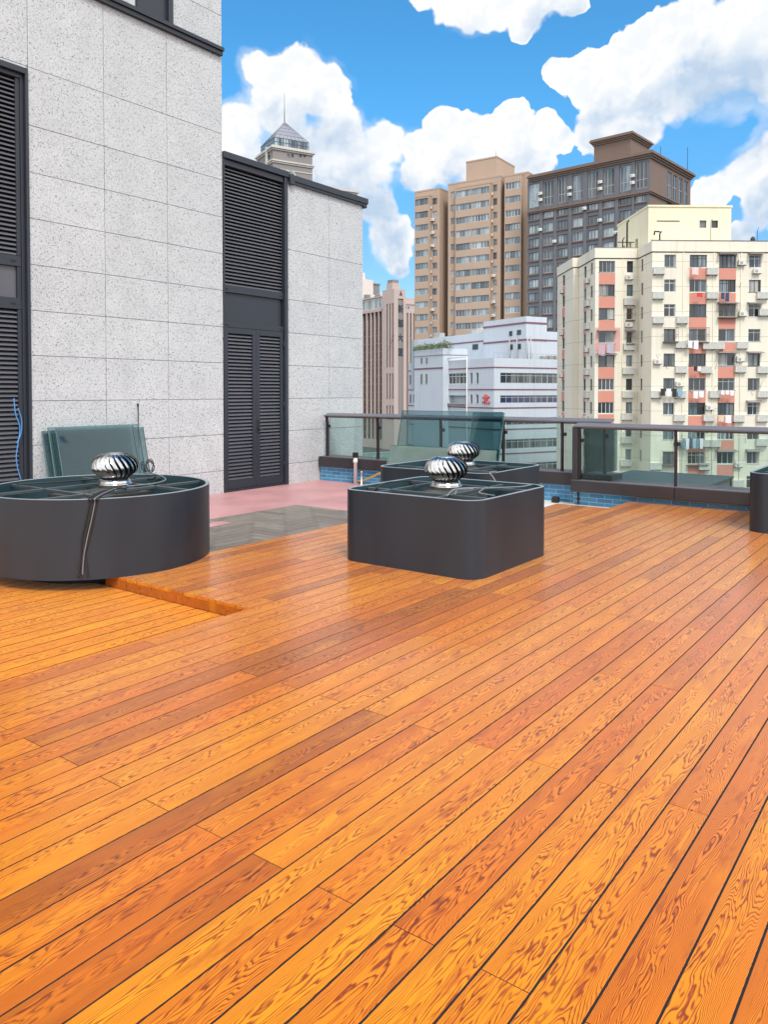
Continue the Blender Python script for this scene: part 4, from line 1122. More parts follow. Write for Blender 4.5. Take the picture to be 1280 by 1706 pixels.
cloth('laundry', 'row of dark and blue clothes beside the plain window left of the coral columns', 1120, 648, 2.6, 1.0, Bk, n=4, cols_=[Bk, Wh, Bk, (.22, .38, .50)])
cloth('laundry', 'white underwear row below the sixth window of the left coral column', 1165, 652, 1.3, .9, Wh, n=2)
cloth('laundry', 'pair of white cloths below the sixth window of the right coral column', 1213, 651, 1.6, .6, Wh, n=3)
cloth('laundry', 'beige shirt and white cloth below the seventh window of the right coral column', 1209, 692, 1.6, 1.0, (.62, .5, .36), n=2, cols_=[(.62, .5, .36), Wh])
cloth('laundry', 'long row of blue and white washing seen through the right glass railing', 1155, 731, 2.4, 1.2, (.10, .20, .32), n=6, cols_=[(.16, .27, .36), Wh, (.05, .10, .2), (.3, .5, .55)])
cloth('laundry', 'striped quilt hanging from the window inside the faded pink patch', 1011, 573.5, 2.0, 1.4, (.5, .4, .42), n=2, cols_=[(.50, .34, .38), (.42, .40, .48)], by=DB)

# ---- the tan apartment tower
T_ = Bld('tan_apartment_tower', 'tan apartment tower with ribbon windows on projecting bays and a plain roof block', 745, 180, -1290)
# origin: right front corner of the middle block; the front runs to the left (negative x)
def tx(px, y=0.0): return T_.front(px, 500, y)[0]
def tz(px, py, y=0.0): return T_.front(px, py, y)[1]
zt_mid = tz(745, 300); fl = tz(700, 404) - tz(700, 425.2)
mb = MB()
x_l, x_r = tx(692), tx(878)
gapL, gapR = (tx(734), tx(745.5)), (tx(835), tx(839.5))
def bandrow(px, py, h, y=0.0): z = tz(px, py, y); return z, z - tz(px, py, y) + z
zl_top = tz(692, 322); zr_top = tz(850, 291)
# three blocks
mx0, mx1 = tx(746.5), tx(834)
nx0, nx1 = tx(840), tx(879)
lx0, lx1 = tx(691), tx(733)
bands = []
def block(x0, x1, y, ztop, wins, depth, nrow, zfirst, wh, name='wall'):
    holes = []
    for (a, b_, n) in wins:
        for r in range(nrow): holes.append((a - x0, b_ - x0, zfirst - fl*r - wh, zfirst - fl*r))
    mb = MB(); M = Matrix.Translation((x0, y, 0)); w = x1 - x0
    mb.wall(w, 0, ztop, holes, 0, .3, 0, M=M)
    mb.wall(depth, 0, ztop, [], 0, .3, 0, M=Mright(x1, y)); mb.wall(depth, 0, ztop, [], 0, .3, 0, M=Mleft(x0, y + depth))
    mb.prism([(x0 - .05, y - .05), (x1 + .05, y - .05), (x1 + .05, y + depth), (x0 - .05, y + depth)], ztop + .001, ztop + .35)
    mb.build(name, TAN, T_.t)
    for (a, b_, n) in wins:
        for r in range(nrow):
            window(T_, a, b_, zfirst - fl*r - wh, zfirst - fl*r, I4, y + .16, rrT.choice([FRAMEG, FRAMEG, FRAMEW, FRAMED]), PANEB, n, .08)
rrT = random.Random(9)
wh = 1.45
pj = 1.1
NTR = 13
# left block with projecting bay
block(lx0, tx(732.5), 0, zl_top, [(tx(720.5), tx(728.3), 2)], 12, NTR, tz(722, 331), wh)
block(tx(691.2, -pj), tx(715, -pj), -pj, tz(700, 329, -pj), [(tx(692, -pj), tx(713.5, -pj), 5)], pj, NTR, tz(703, 331.5, -pj), wh, 'bay')
# middle block
block(mx0, mx1, 0, tz(790, 302), [(tx(751), tx(757.5), 2), (tx(821.5), tx(828), 2)], 14, NTR, tz(790, 314), wh)
block(tx(758.8, -pj), tx(816.5, -pj), -pj, tz(790, 310, -pj), [(tx(759.5, -pj), tx(784.5, -pj), 5), (tx(785.5, -pj), tx(815, -pj), 6)], pj, NTR, tz(790, 314.5, -pj), wh, 'bay')
# right block
block(nx0, nx1, 0, tz(860, 292), [], 14, 0, 0, wh)
block(tx(840.5, -pj), tx(868, -pj), -pj, tz(850, 294, -pj), [(tx(841.5, -pj), tx(866.5, -pj), 5)], pj, NTR, tz(852, 304, -pj), wh, 'bay')
mb = MB()
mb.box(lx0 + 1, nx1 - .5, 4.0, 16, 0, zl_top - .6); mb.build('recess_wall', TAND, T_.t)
# roof block
ry = 3.0
px0, pz = T_.front(777, 272, ry); px1, pz1 = T_.front(828, 262.5, ry)
mb = MB(); mb.box(px0, px1, ry, ry + 9.5, zl_top - 1, pz1); mb.box(px0 - .08, px1 + .08, ry - .08, ry + 9.58, pz1 + .001, pz1 + .3)
mb.box(px0 - .06, px1 + .06, ry - .06, ry, pz1 - 7.6, pz1 - 7.3)
mb.box(tx(762, 2), px0 - .5, 2, 10, zl_top - 1, tz(770, 306, 2)); mb.tube([(px1 - .4, ry + .4, pz1), (px1 - .4, ry + .4, pz1 + 1.6)], .06, 5); mb.build('roof_block', TAN, T_.t)
rr = random.Random(2)
for r in range(NTR - 1):
    for (px, zf_, yb) in ((717.5, tz(722, 331), 0), (819, tz(790, 314), 0)):
        for q in range(rr.choice([1, 1, 2])):
            ac(T_, tx(px + q*4.5), zf_ - fl*r - wh - .9 + rr.uniform(-.1, .1), I4, 'fan', -.05)
    if r % 2 == 0: ac(T_, tx(741), tz(722, 331) - fl*r - wh - .6, Matrix.Translation((0, 3.95, 0)), 'fan')

# ---- the dark brown tower joined to it
Bt = Bld('brown_apartment_tower', 'dark brown apartment tower with slate piers, tall top windows and a corniced roof block', 1080, 146, -822)
def bx(px, y=0.0): return Bt.front(px, 400, y)[0]
zc_ = Bt.front(1080, 259)[1]; zc2 = Bt.front(1075, 322)[1]
zt1, zt0 = Bt.front(1068, 271)[1], Bt.front(1068, 314)[1]
zb1, zb0 = Bt.front(1068, 321.5)[1], Bt.front(1068, 337)[1]
flb = Bt.front(1068, 346.5)[1]; flb = zb1 - flb
colsB = [(881.5, 898), (906, 922), (929.7, 946), (955, 971), (980, 996.5), (1006, 1023), (1032.7, 1051), (1059, 1078)]
NB = 17; holes = []; ws = []
xe = bx(879)
for i, (a, b_) in enumerate(colsB):
    x0, x1 = bx(a), bx(b_)
    ws.append((x0, x1)); holes.append((x0 - xe, x1 - xe, zt0, zt1))
    for r in range(NB): holes.append((x0 - xe, x1 - xe, zb0 - flb*r, zb1 - flb*r))
mb = MB(); mb.wall(-xe, 0, zc_, holes, 0, .35, 0, M=Matrix.Translation((xe, 0, 0))); mb.build('front_wall', SLATE, Bt.t); mb = MB()
DS = Bt.side(1151, 300)[0]; print('DS', DS)
sw = []
for k in range(4):
    a = DS*(.41 + .14*k); sw.append((a, a + DS*.105, zt0 - .4, zt1 - .2))
    for r in range(2): sw.append((a, a + DS*.105, zb0 - flb*r, zb1 - flb*r))
MR = Mright(0, 0); mb.wall(DS, 0, zc_, sw, 0, .3, 0, M=MR)
mb.quad((0, DS, 0), (xe, DS, 0), (xe, DS, zc_), (0, DS, zc_)); mb.quad((xe, DS, 0), (xe, 0, 0), (xe, 0, zc_), (xe, DS, zc_))
mb.build('wall', BROWN, Bt.t)
mb = MB()
def cornice(mb, x0, x1, y0, y1, z, s=1.0, mi=0):
    for k, (o_, h0, h1) in enumerate(((.25, -.9, -.55), (.5, -.549, -.2), (.8, -.199, .15), (.62, .151, .4))):
        mb.box(x0 - o_*s, x1 + o_*s, y0 - o_*s, y1 + o_*s, z + h0*s, z + h1*s, mi)
cornice(mb, xe + 1, 0, 0, DS, zc_ + .3)
for o_, h0, h1 in ((.3, -.3, .0), (.5, .001, .3)): mb.box(xe + .2, o_, -o_, DS + o_, zc2 + h0, zc2 + h1)
mb.build('cornice', BROWN, Bt.t)
for i in range(len(ws)):
    a = ws[i-1][1] if i else xe + .3
    pier = MB()
    if i: pier.box(a + .25, ws[i][0] - .25, -.18, 0, 0, zc2 - .32); pier.box(a + .12, ws[i][0] - .12, -.14, 0, zc2 + .32, zc_ - .7); pier.build('pier', SLATE, Bt.t)
pier = MB(); pier.box(ws[-1][1] + .02, -.05, -.16, 0, 0, zc2 - .33)
pier.build('pier', SLATE, Bt.t)
for r in range(NB - 3):
    mb = MB(); mb.box(xe + .3, -.1, -.12, 0, zb0 - flb*r - .34, zb0 - flb*r - .24)
    for (x0, x1) in ws: mb.box(x0 - .15, x1 + .15, -.24, 0, zb0 - flb*r - .239, zb0 - flb*r - .04)
    mb.build('sill_ledge', BROWN, Bt.t)
for i, (x0, x1) in enumerate(ws):
    window(Bt, x0, x1, zt0, zt1, I4, .15, FRAMEG, PANED if i % 3 else PANEB, 3, .09, 0, .34)
    for r in range(NB - 3 if i < 2 else (10 if i == 2 else 5)):
        window(Bt, x0, x1, zb0 - flb*r, zb1 - flb*r, I4, .15, FRAMEG if i % 2 else FRAMED, PANEB, 3, .09)
for h in sw: window(Bt, h[0], h[1], h[2], h[3], MR, .15, FRAMEG, PANED, 2, .09, 0, .5)
for i in range(1, 8):
    for r in range(0, 3):
        if (i*3 + r*5) % 4 == 0: ac(Bt, (ws[i-1][1] + ws[i][0])/2, zb0 - flb*r + .2, I4, 'fan', -.2)
    if i % 2: ac(Bt, (ws[i-1][1] + ws[i][0])/2, zt0 + 2.2, I4, 'fan', -.15); ac(Bt, (ws[i-1][1] + ws[i][0])/2, zt0 + .9, I4, 'fan', -.15)
by = 3.0
x0, z1_ = Bt.front(984, 236, by); x1, z2_ = Bt.front(1051.5, 220, by)
mb = MB(); mb.box(x0 + .8, x1, by, by + 8.5, zc_, z2_ - .6); cornice(mb, x0 + .8, x1, by, by + 8.5, z2_ - .4, .9); mb.build('roof_block', BROWN, Bt.t)
for yy, hh in ((DS - .5, 6), (6, 3)): mb = MB(); mb.tube([(-.5, yy, zc_), (-.5, yy, zc_ + hh)], .06, 5); mb.build('mast', BLACKP, Bt.t)
# ---- the pale lavender office building
L_ = Bld('lavender_office_building', 'pale lavender tiled office building with maroon stripes and ribbon windows', 823, 125, 2970)
def lx(px, y=0.0): return L_.front(px, 640, y)[0]
def lz(py, px=830, y=0.0): return L_.front(px, py, y)[1]
def ly(px, x=0.0): return L_.side(px, 640, x)[0]
def lsz(px, py, x=0.0): return L_.side(px, py, x)[1]
zA = lz(596.5, 824)
LD = ly(681); LW = 32.0
rib = []
rxa = lx(834)
for (y0, y1) in ((638.6, 621), (672, 659), (709, 697), (749, 733), (790, 774)): rib.append((rxa, LW - 1, lz(y0), lz(y1)))
mb = MB(); mb.wall(LW, 0, zA, rib, 0, .25)
MLL = Mleft(0, LD); S = lambda px: LD - ly(px)
lh = []
def lw(a, b_, y0, y1): m = (a + b_)/2; lh.append((S(a), S(b_), lsz(m, y1), lsz(m, y0)))
lw(747, 777.5, 622, 640); lw(746, 777, 659, 672)
for a in (783.5, 793.5): lw(a, a + 4, 621, 639.5); lw(a, a + 4, 657.5, 672.5)
for a in (701.5, 710): lw(a, a + 3, 623, 640); lw(a, a + 3, 657, 671.5); lw(a, a + 3, 697, 711)
for a in (682.5, 688.5, 694.5): lw(a, a + 3, 625, 641); lw(a, a + 3, 657, 671.5)
mb.wall(LD, 0, zA, lh, 0, .25, 0, M=MLL)
mb.box(.3, LW - .3, LD*.35, LD - .01, zA - 3, zA - .6)
mb.quad((LW, 0, 0), (LW, LD, 0), (LW, LD, zA), (LW, 0, zA))
mb.prism([(.05, .05), (LW, .05), (LW, LD - .05), (.05, LD - .05)], zA - .9, zA - .8, 1)
wall_ = mb.build('wall', [LAV, ROOFG], L_.t)
for i, h in enumerate(rib):
    n = 3; wd = (h[1] - h[0])/n
    for k in range(n): window(L_, h[0] + wd*k + .02, h[0] + wd*(k+1) - .02, h[2], h[3], I4, .12, FRAMEG, PANEBL if i == 1 else PANED, 8, .09, 0, .75)
for i, h in enumerate(lh):
    if i == 1:
        mb = MB(); mb.box(h[0], h[1], .9, 1.0, h[2], h[3]); mb.build('balcony_back', LAV, L_.t, MLL @ Vector((0, 0, 0)), MLL.to_euler().z)
        mb = MB(); mb.box(h[0], h[1], -.3, -.01, h[2] - .3, h[2] - .05); mb.build('balcony_slab', GREYW, L_.t, MLL @ Vector((0, 0, 0)), MLL.to_euler().z)
        continue
    window(L_, h[0], h[1], h[2], h[3], MLL, .12, FRAMEW if i == 0 else FRAMEG, PANED, 5 if i == 0 else 1, .08, .02, .7 if i == 0 else 0)
mb = MB()
for py in (612, 649, 680, 716, 757):
    z = lz(py, 824); mb.box(-.06, LW, -.06, 0, z - .10, z + .10); mb.box(-.06, 0, 0, LD, z - .10, z + .10)
mb.build('stripe', MAROON, L_.t)
# bay with a planted roof on the left face
b0, b1 = ly(748), ly(699.5)
zB = lsz(720, 583)
mb = MB(); mb.box(-1.2, 4, b0, b1, 0, zB); 
mb.box(-1.26, 4.06, b0 - .06, b1 + .06, zB - 1.2, zB - 1.08, 1)
mb.build('roof_storey', [LAV, GREYW], L_.t)
MB2 = Mleft(-1.2, b1)
for a in (701.5, 710):
    s0 = b1 - ly(a, -1.2); s1 = b1 - ly(a + 3, -1.2); z0_, z1_ = L_.side(a, 606.5, -1.2)[1], L_.side(a, 596, -1.2)[1]
    window(L_, s0, s1, z0_, z1_, MB2, -.075, FRAMEG, PANED, 1, .08)
    z0_, z1_ = L_.side(a, 640, -1.2)[1], L_.side(a, 623, -1.2)[1]; window(L_, s0, s1, z0_, z1_, MB2, -.075, FRAMEG, PANED, 1, .08)
mb = MB(); z_ = lsz(720, 614.5); mb.box(-1.26, -1.2, b0, b1, z_ - .14, z_ + .14); mb.build('stripe', MAROON, L_.t)
# set-back upper storeys
u0 = 9.0
c0, cz_ = L_.side(690, 557, u0)
ce = L_.side(846, 557, u0)[0]
mb = MB(); zC = L_.side(760, 559, u0)[1]
mb.box(u0, u0 + 14, ce, c0, zA - 3, zC); mb.box(u0 - .06, u0 + 14.06, ce - .06, c0 + .06, zC - 1.7, zC - 1.45, 1)
mb.build('upper_storey', [LAV, MAROON], L_.t)
d0_, dz_ = L_.side(806, 534, u0 - .3); d1_ = L_.side(877, 527, u0 - .3)[0]
zD = L_.side(877, 527, u0 - .3)[1]
dw = L_.front(911.5, 530, d1_)[0]
mb = MB(); mb.box(u0 - .3, dw, d1_, d0_, zA - 3, zD)
for py in (537.7, 566): z_ = L_.side(877, py, u0 - .3)[1]; mb.box(u0 - .36, dw + .06, d1_ - .06, d0_ + .06, z_ - .16, z_ + .16, 1)
mb.build('stair_tower', [LAV, MAROON], L_.t)
MD = Mleft(u0 - .3, d0_)
for (a, b_, y0, y1) in ((849, 854, 560, 552), (862, 868.5, 558, 550), (849, 855, 583, 574), (862, 868.5, 582, 573)):
    s0 = d0_ - L_.side(a, 560, u0 - .3)[0]; s1 = d0_ - L_.side(b_, 560, u0 - .3)[0]
    window(L_, s0, s1, L_.side((a+b_)/2, y0, u0 - .3)[1], L_.side((a+b_)/2, y1, u0 - .3)[1], MD, -.075, FRAMED, PANED, 1, .1)
MC = Mleft(u0, c0)
for (a, b_, y0, y1) in ((788, 797, 583, 574), (826, 839, 584, 575)):
    s0 = c0 - L_.side(a, 570, u0)[0]; s1 = c0 - L_.side(b_, 570, u0)[0]
    window(L_, s0, s1, L_.side(a, y0, u0)[1], L_.side(a, y1, u0)[1], MC, -.075, FRAMED, PANED, 2, .1)
for px in (849.5, 862, 879.5, 885): mb = MB(); y_, zq = L_.side(px, 560, u0 - .4); mb.tube([(u0 - .42, y_, zA - 2), (u0 - .42, y_, zD - 3.5)], .12, 5); mb.build('pipe', FRAMEG, L_.t)
mb = MB(); y_ = ly(779.5); mb.tube([(-.16, y_, 2), (-.16, y_, zA + .6)], .10, 6); mb.tube([(-.16, y_, zA + .5), (-.16, y_ + 6, zA + .4)], .09, 6); mb.build('pipe', FRAMEW, L_.t)
mb = MB(); y_ = ly(695); mb.box(-1.0, -.2, y_ - .5, y_ + .5, zA - 5, zA + 4.2); mb.build('duct', plain('galvanised_duct', (.42, .46, .46), .4, .5), L_.t)
rr = random.Random(8); RU = [ACG, ACW, plain('blue_roof_tank', (.12, .24, .42), .5)]
for k in range(16):
    mb = MB()
    x = 10 + rr.uniform(-1, 12); y = ce + (c0 - ce)*k/16; w = rr.uniform(.6, 1.6); h = rr.uniform(.5, 1.3)
    mb.cbox(x, x + w, y, y + rr.uniform(.8, 2.0), zC, zC + h, .06); mb.build('roof_unit', RU[k % 3], L_.t)
for k in range(14): mb = MB(); mb.cbox(11 + k*1.35, 12.1 + k*1.35, 1.0, 1.9, zA - .3, zA + rr.uniform(.6, 1.0), .05); mb.build('roof_unit', ACG, L_.t)
mb = MB(); mb.lathe([(0, zC), (1.1, zC), (1.1, zC + 1.6), (.2, zC + 2), (0, zC + 2)], 14, (12, ce + 4.0)); mb.build('water_tank', ACW, L_.t)
mb = MB()
for k in range(30): mb.box(.4 + k*1.0, .45 + k*1.0, .5, .55, zA - .2, zA + .9)
mb.box(.4, 30, .5, .55, zA + .85, zA + .9); mb.build('roof_rail', FRAMEG, L_.t)
# plants on the bay roof: leaf clumps of their own
def bush(label, base, rad, hgt, n, seed):
    t = thing('rooftop_shrub', label, 'shrub', base)
    rr = random.Random(seed); mb = MB()
    for k in range(n):
        a = rr.uniform(0, 6.28); r_ = rad*math.sqrt(rr.random()); z = hgt*rr.random()*(1 - .5*(r_/rad))
        p = Vector((r_*math.cos(a), r_*math.sin(a), z)); s_ = rr.uniform(.10, .22)
        u = Vector((rr.uniform(-1,1), rr.uniform(-1,1), rr.uniform(-.4,.8))).normalized(); v = u.orthogonal().normalized()
        mb.add([p - u*s_, p + v*s_*.5, p + u*s_, p - v*s_*.5], [(0,1,2,3)])
    mb.build('foliage', LEAF, t)
    mb = MB()
    for k in range(5): mb.tube([(0, 0, 0), (rr.uniform(-.5,.5)*rad, rr.uniform(-.5,.5)*rad, hgt*.7)], .03, 4)
    mb.build('stem', RUST, t); return t
gL = Matrix.Translation(L_.o) @ Matrix.Rotation(L_.rz, 4, 'Z')
wh_ = ['leftmost', 'second', 'third', 'fourth', 'rightmost']
for k in range(5):
    yy = b1 - .8 - (b1 - b0 - 1.4)*k/4
    bush(wh_[k] + ' leafy shrub in the row along the planted roof edge of the lavender building', tuple(gL @ Vector((-.35, yy, zB))), 1.5 + .3*(k % 2), 1.2 + .4*((k*2) % 3)/2, 260, 30 + k)

# ---- writing
def glyphs(text, size, ext, mat, name, parent, loc, rz, sx=1.0):
    cu = bpy.data.curves.new('lettering', 'FONT'); cu.body = text; cu.size = size; cu.extrude = ext; cu.align_x = 'CENTER'; cu.align_y = 'CENTER'; cu.resolution_u = 2; cu.offset = size*.012
    ob = bpy.data.objects.new('lettering', cu); COL.objects.link(ob)
    dg = bpy.context.evaluated_depsgraph_get(); me = bpy.data.meshes.new_from_object(ob.evaluated_get(dg)); bpy.data.objects.remove(ob)
    me.materials.clear(); me.materials.append(mat)
    rot = Matrix.Rotation(R(90), 4, 'X'); me.transform(Matrix.Scale(sx, 4, (1,0,0))); me.transform(rot)
    o = link(name, me, parent, loc, rz); return o
y_, z_ = L_.side(810.5, 667, 0)
pL = MLL @ Vector((LD - y_, -.10, z_))
glyphs('北', 1.75, .05, SIGNR, 'sign_letter', L_.t, pL, MLL.to_euler().z, 1.25)

# ---- the pinkish tower with the upright sign
P_ = Bld('pinkish_stone_tower', 'pinkish stone tower with vertical fins and an upright dark sign on its corner pylon', 657, 330, 2438)
ps = lambda px, x=0.0: P_.side(px, 560, x)[0]
pf = lambda px, y=0.0: P_.front(px, 560, y)[0]
pz = lambda py, px=657: P_.front(px, py)[1]
PW, PD = pf(676), ps(637.5)
sl = []
zt = pz(481)
for px in (644, 648.8, 653.2):
    a, b_ = PD - ps(px), PD - ps(px + 2.2)
    for (y0, y1) in ((612, 505), (665, 622), (700, 676)): sl.append((a, b_, pz(y0), pz(y1)))
mb = MB(); MP_ = Mleft(0, PD)
sg = [(pf(663.5), pf(672.5), pz(700), pz(497))]
mb.wall(PW, 0, zt, sg, 0, .4); mb.wall(PD, 0, zt, sl, 0, .5, 0, M=MP_)
mb.quad((PW, 0, 0), (PW, PD, 0), (PW, PD, zt), (PW, 0, zt)); mb.quad((PW, PD, 0), (0, PD, 0), (0, PD, zt), (PW, PD, zt)); mb.quad((0, 0, zt), (PW, 0, zt), (PW, PD, zt), (0, PD, zt))
mb.build('pylon', PINKT, P_.t)
mb = MB(); mb.box(.6, PW*.7, PD*.25, PD*.75, zt, pz(470)); mb.box(.9, PW*.68, PD*.28, PD*.72, pz(470), pz(464.5), 1); mb.build('pylon_cap', [PINKT, GREYW], P_.t)
for h in sl: window(P_, h[0], h[1], h[2], h[3], MP_, .3, FRAMED, BRONZEG, 1, .15)
mb = MB(); mb.box(sg[0][0], sg[0][1], .39, .45, sg[0][2], sg[0][3]); sp = mb.build('sign_panel', GREYW, P_.t)
for ch, py in zip('新御大厦', (514.7, 538.8, 562.9, 587)):
    glyphs(ch, 3.6, .06, SIGN, 'sign_letter', P_.t, ((sg[0][0] + sg[0][1])/2, .20, pz(py)), 0, .9)
mb = MB(); xm = (sg[0][0] + sg[0][1])/2; ze = pz(488)
for k in (-1, 0, 1): mb.tube([(xm + k*.55, -.05, ze - .9), (xm + k*.25, -.05, ze + .2), (xm, -.05, ze + 1.1)], .16, 5)
mb.build('emblem', plain('brown_emblem', (.16, .09, .08), .5), P_.t)
# left wing with fins
wx0 = -.0
yl = ps(637.5, 1.5); yw = ps(585, 1.5)
zw = pz(515); zw2 = P_.side(620, 498, 1.5)[1]
mb = MB(); MW = Mleft(1.5, yw); WL = yw - yl
mb.box(1.9, 22, yl, yw, 0, zw); mb.build('glass_wall', BRONZEG, P_.t)
mb = MB()
fpx = [604.6, 612.2, 619, 625.2, 632, 638.4, 597.5, 590]
for px in fpx:
    y_ = ps(px, 1.5); mb.box(1.0, 1.9, y_ - .30, y_ + .30, 0, zw)
zb_ = P_.side(620, 513, 1.3)[1]
mb.box(1.0, 22, yl, yw, zw, zw + 1.1); mb.box(1.05, 1.4, yl, yw, 0, pz(735)); mb.build('fin', PINKT, P_.t)
mb = MB(); mb.box(1.6, 22, yl + .2, yw, zw + 1.1, zw2); mb.box(1.2, 22, yl + .1, yw, zw2, zw2 + .5); mb.build('top_storey', PINKT, P_.t)
for k in range(8):
    a = (yw - ps(635 - k*5.2, 1.6)); window(P_, a, a + 2.4, zw + 1.6, zw2 - .5, Mleft(1.6, yw), -.05, FRAMEW, PANEB, 2, .12)
rr = random.Random(12)
for k in range(7): y_ = yl + 2 + k*4.5; mb = MB(); mb.cbox(4, 9, y_, y_ + rr.uniform(2, 4), zw2 + .5, zw2 + rr.uniform(1.6, 3.2), .1); mb.build('roof_unit', [ACW, GREYW][k % 2], P_.t)
mb = MB()
for k in range(14):
    z_ = 3 + k*3.55
    if z_ < zw - 1: mb.box(1.86, 1.899, yl, yw, z_, z_ + .4); 
mb.build('floor_band', plain('dull_bronze_band', (.16, .10, .08), .5), P_.t)
# right wing
mb = MB(); rxw = pf(700, 6.0); mb.box(PW, rxw, 6.4, 26, 0, pz(517)); mb.build('side_glass_wall', BRONZEG, P_.t)
mb = MB()
for k in range(7): x = PW + .5 + k*(rxw - PW)/7; mb.box(x, x + 1.0, 5.8, 6.4, 0, pz(517))
mb.box(PW, rxw, 5.8, 26, pz(517), pz(513)); mb.box(PW + .2, rxw, 6.5, 26, pz(513), pz(502)); mb.box(PW, rxw, 6.2, 26, pz(502), pz(500)); mb.box(PW + .5, rxw - 1, 9, 20, pz(500), pz(489)); mb.build('side_wing', PINKT, P_.t)
for k in range(4): window(P_, PW + .8 + k*1.7, PW + 2.2 + k*1.7, pz(511), pz(504), I4, 6.4, FRAMEW, PANED, 2, .12)

# ---- pale stepped block far behind it
C_ = Bld('pale_stepped_block', 'pale cream stepped block far behind the pinkish tower', 622, 430, 2438)
cz = lambda py: C_.front(622, py)[1]; cx_ = lambda px: C_.front(px, 500)[0]
mb = MB(); mb.box(cx_(560), cx_(622), 0, 20, 0, cz(467)); mb.box(cx_(560), cx_(612), 2, 20, cz(467), cz(455)); mb.box(cx_(560), cx_(605.5), 4, 18, cz(455), cz(441)); mb.build('wall', PALECB, C_.t)
mb = MB(); mb.box(cx_(622), cx_(636), 2, 20, 0, cz(473)); mb.box(cx_(621.5), cx_(637), 1.6, 20.4, cz(473), cz(471)); mb.build('wing', GREYW, C_.t)

# ---- tower with the glazed pyramid roof
Q_ = Bld('pyramid_roof_tower', 'grey stone tower with a glazed pyramid roof and a thin spire', 456.5, 250, 2900)
qx = lambda px, y=0.0: Q_.front(px, 240, y)[0]
qz = lambda py, px=456.5: Q_.front(px, py)[1]
qs = lambda px, x=0.0: Q_.side(px, 240, x)[0]
QW = qx(520.5); QD = QW
zb_ = qz(245); z_2 = qz(268)
wins = []
for (a, b_) in ((478.5, 483), (485, 489.5), (498.5, 503), (505, 509.5)): wins.append((qx(a), qx(b_), qz(262.5, a), qz(257, a)))
mb = MB(); mb.wall(QW, 0, zb_, wins, 0, .4)
sw = [(QD - qs(446) , QD - qs(449.5), qz(261), qz(255))]
mb.wall(QD, 0, zb_, sw, 0, .4, 0, M=Mleft(0, QD)); mb.quad((QW, 0, 0), (QW, QD, 0), (QW, QD, zb_), (QW, 0, zb_)); mb.quad((QW, QD, 0), (0, QD, 0), (0, QD, zb_), (QW, QD, zb_))
mb.build('wall', GREYW, Q_.t)
for h in wins: window(Q_, h[0], h[1], h[2], h[3], I4, .2, FRAMED, PANED, 1, .1)
for h in sw: window(Q_, h[0], h[1], h[2], h[3], Mleft(0, QD), .2, FRAMED, PANED, 1, .1)
mb = MB()
def bandq(z, o, h): mb.box(-o, QW + o, -o, QD + o, z, z + h)
bandq(zb_ - .9, .35, .5); bandq(zb_ - .399, .75, .5); bandq(zb_ + .102, .5, .4)
bandq(z_2 - .6, .3, .5); bandq(z_2 - .099, .6, .45); bandq(z_2 - 2.6, .18, .3)
mb.build('cornice', PALEW, Q_.t)
# lancet windows below the lower cornice
for a in (466, 477):
    xa = qx(a); w = 1.5; mb = MB(); z0 = z_2 - 9; z1 = z_2 - 4.6; pts = [(xa, z0), (xa + 2*w, z0), (xa + 2*w, z1)]
    for k in range(1, 7): t_ = k/7; pts.append((xa + 2*w - w*t_**1.5, z1 + 1.9*math.sin(t_*1.57)))
    pts.append((xa + w, z1 + 2.0))
    for k in range(6, 0, -1): t_ = k/7; pts.append((xa + w*t_**1.5, z1 + 1.9*math.sin(t_*1.57)))
    pts.append((xa, z1))
    Mv = Matrix(((1,0,0,0),(0,0,-1,0),(0,1,0,0),(0,0,0,1)))
    c_ = Vector((xa + w, z0)); big = [(c_.x + (p[0]-c_.x)*1.28, c_.y + (p[1]-c_.y)*1.07) for p in pts]
    mb.prism(big, .0, .18, 0, M=Mv); mb.prism(pts, .181, .22, 1, M=Mv); mb.build('lancet_window', [PALEW, PANED], Q_.t)
e0, e1 = .9, QW - .9
gz0 = zb_ + .5; gz1 = qz(226.5, 456)
mb = MB(); mb.box(e0, e1, e0, e1, gz0, gz1)
mb.build('glass_drum', PANEB, Q_.t)
mb = MB()
for k in range(13):
    x = e0 + (e1 - e0)*k/12; mb.box(x - .07, x + .07, e0 - .05, e0, gz0, gz1); mb.box(e0 - .05, e0, x - .07, x + .07, gz0, gz1)
for zq in (gz0, (gz0 + gz1)/2, gz1 - .15): mb.box(e0 - .07, e1 + .07, e0 - .07, e0 - .051, zq, zq + .14); mb.box(e0 - .07, e0 - .051, e0 - .051, e1, zq, zq + .14)
mb.build('drum_frame', FRAMED, Q_.t)
ap = (QW/2, QD/2, qz(190, 472) * 1.0)
mb = MB(); b4 = [(e0, e0, gz1 + .01), (e1, e0, gz1 + .01), (e1, e1, gz1 + .01), (e0, e1, gz1 + .01)]
mb.add(b4 + [ap], [(0,1,4), (1,2,4), (2,3,4), (3,0,4), (3,2,1,0)]); pr = mb.build('pyramid_roof', ROOFP, Q_.t)
mb = MB()
for k in range(9):
    f = k/8; 
    for (A, Bq) in ((b4[0], b4[1]), (b4[0], b4[3])):
        a = Vector(A).lerp(Vector(Bq), f); n = Vector((0, -.05, .03)) if A == b4[0] and Bq == b4[1] else Vector((-.05, 0, .03))
        mb.tube([a + n, Vector(ap) + n], .05, 4)
for f in (.2, .4, .6, .8):
    a, b_, d_ = [Vector(b4[i]).lerp(Vector(ap), f) for i in (0, 1, 3)]; mb.tube([a + Vector((0,-.05,.03)), b_ + Vector((0,-.05,.03))], .05, 4); mb.tube([a + Vector((-.05,0,.03)), d_ + Vector((-.05,0,.03))], .05, 4)
mb.build('glazing_bars', plain('grey_glazing_bar', (.26, .27, .31), .4), Q_.t)
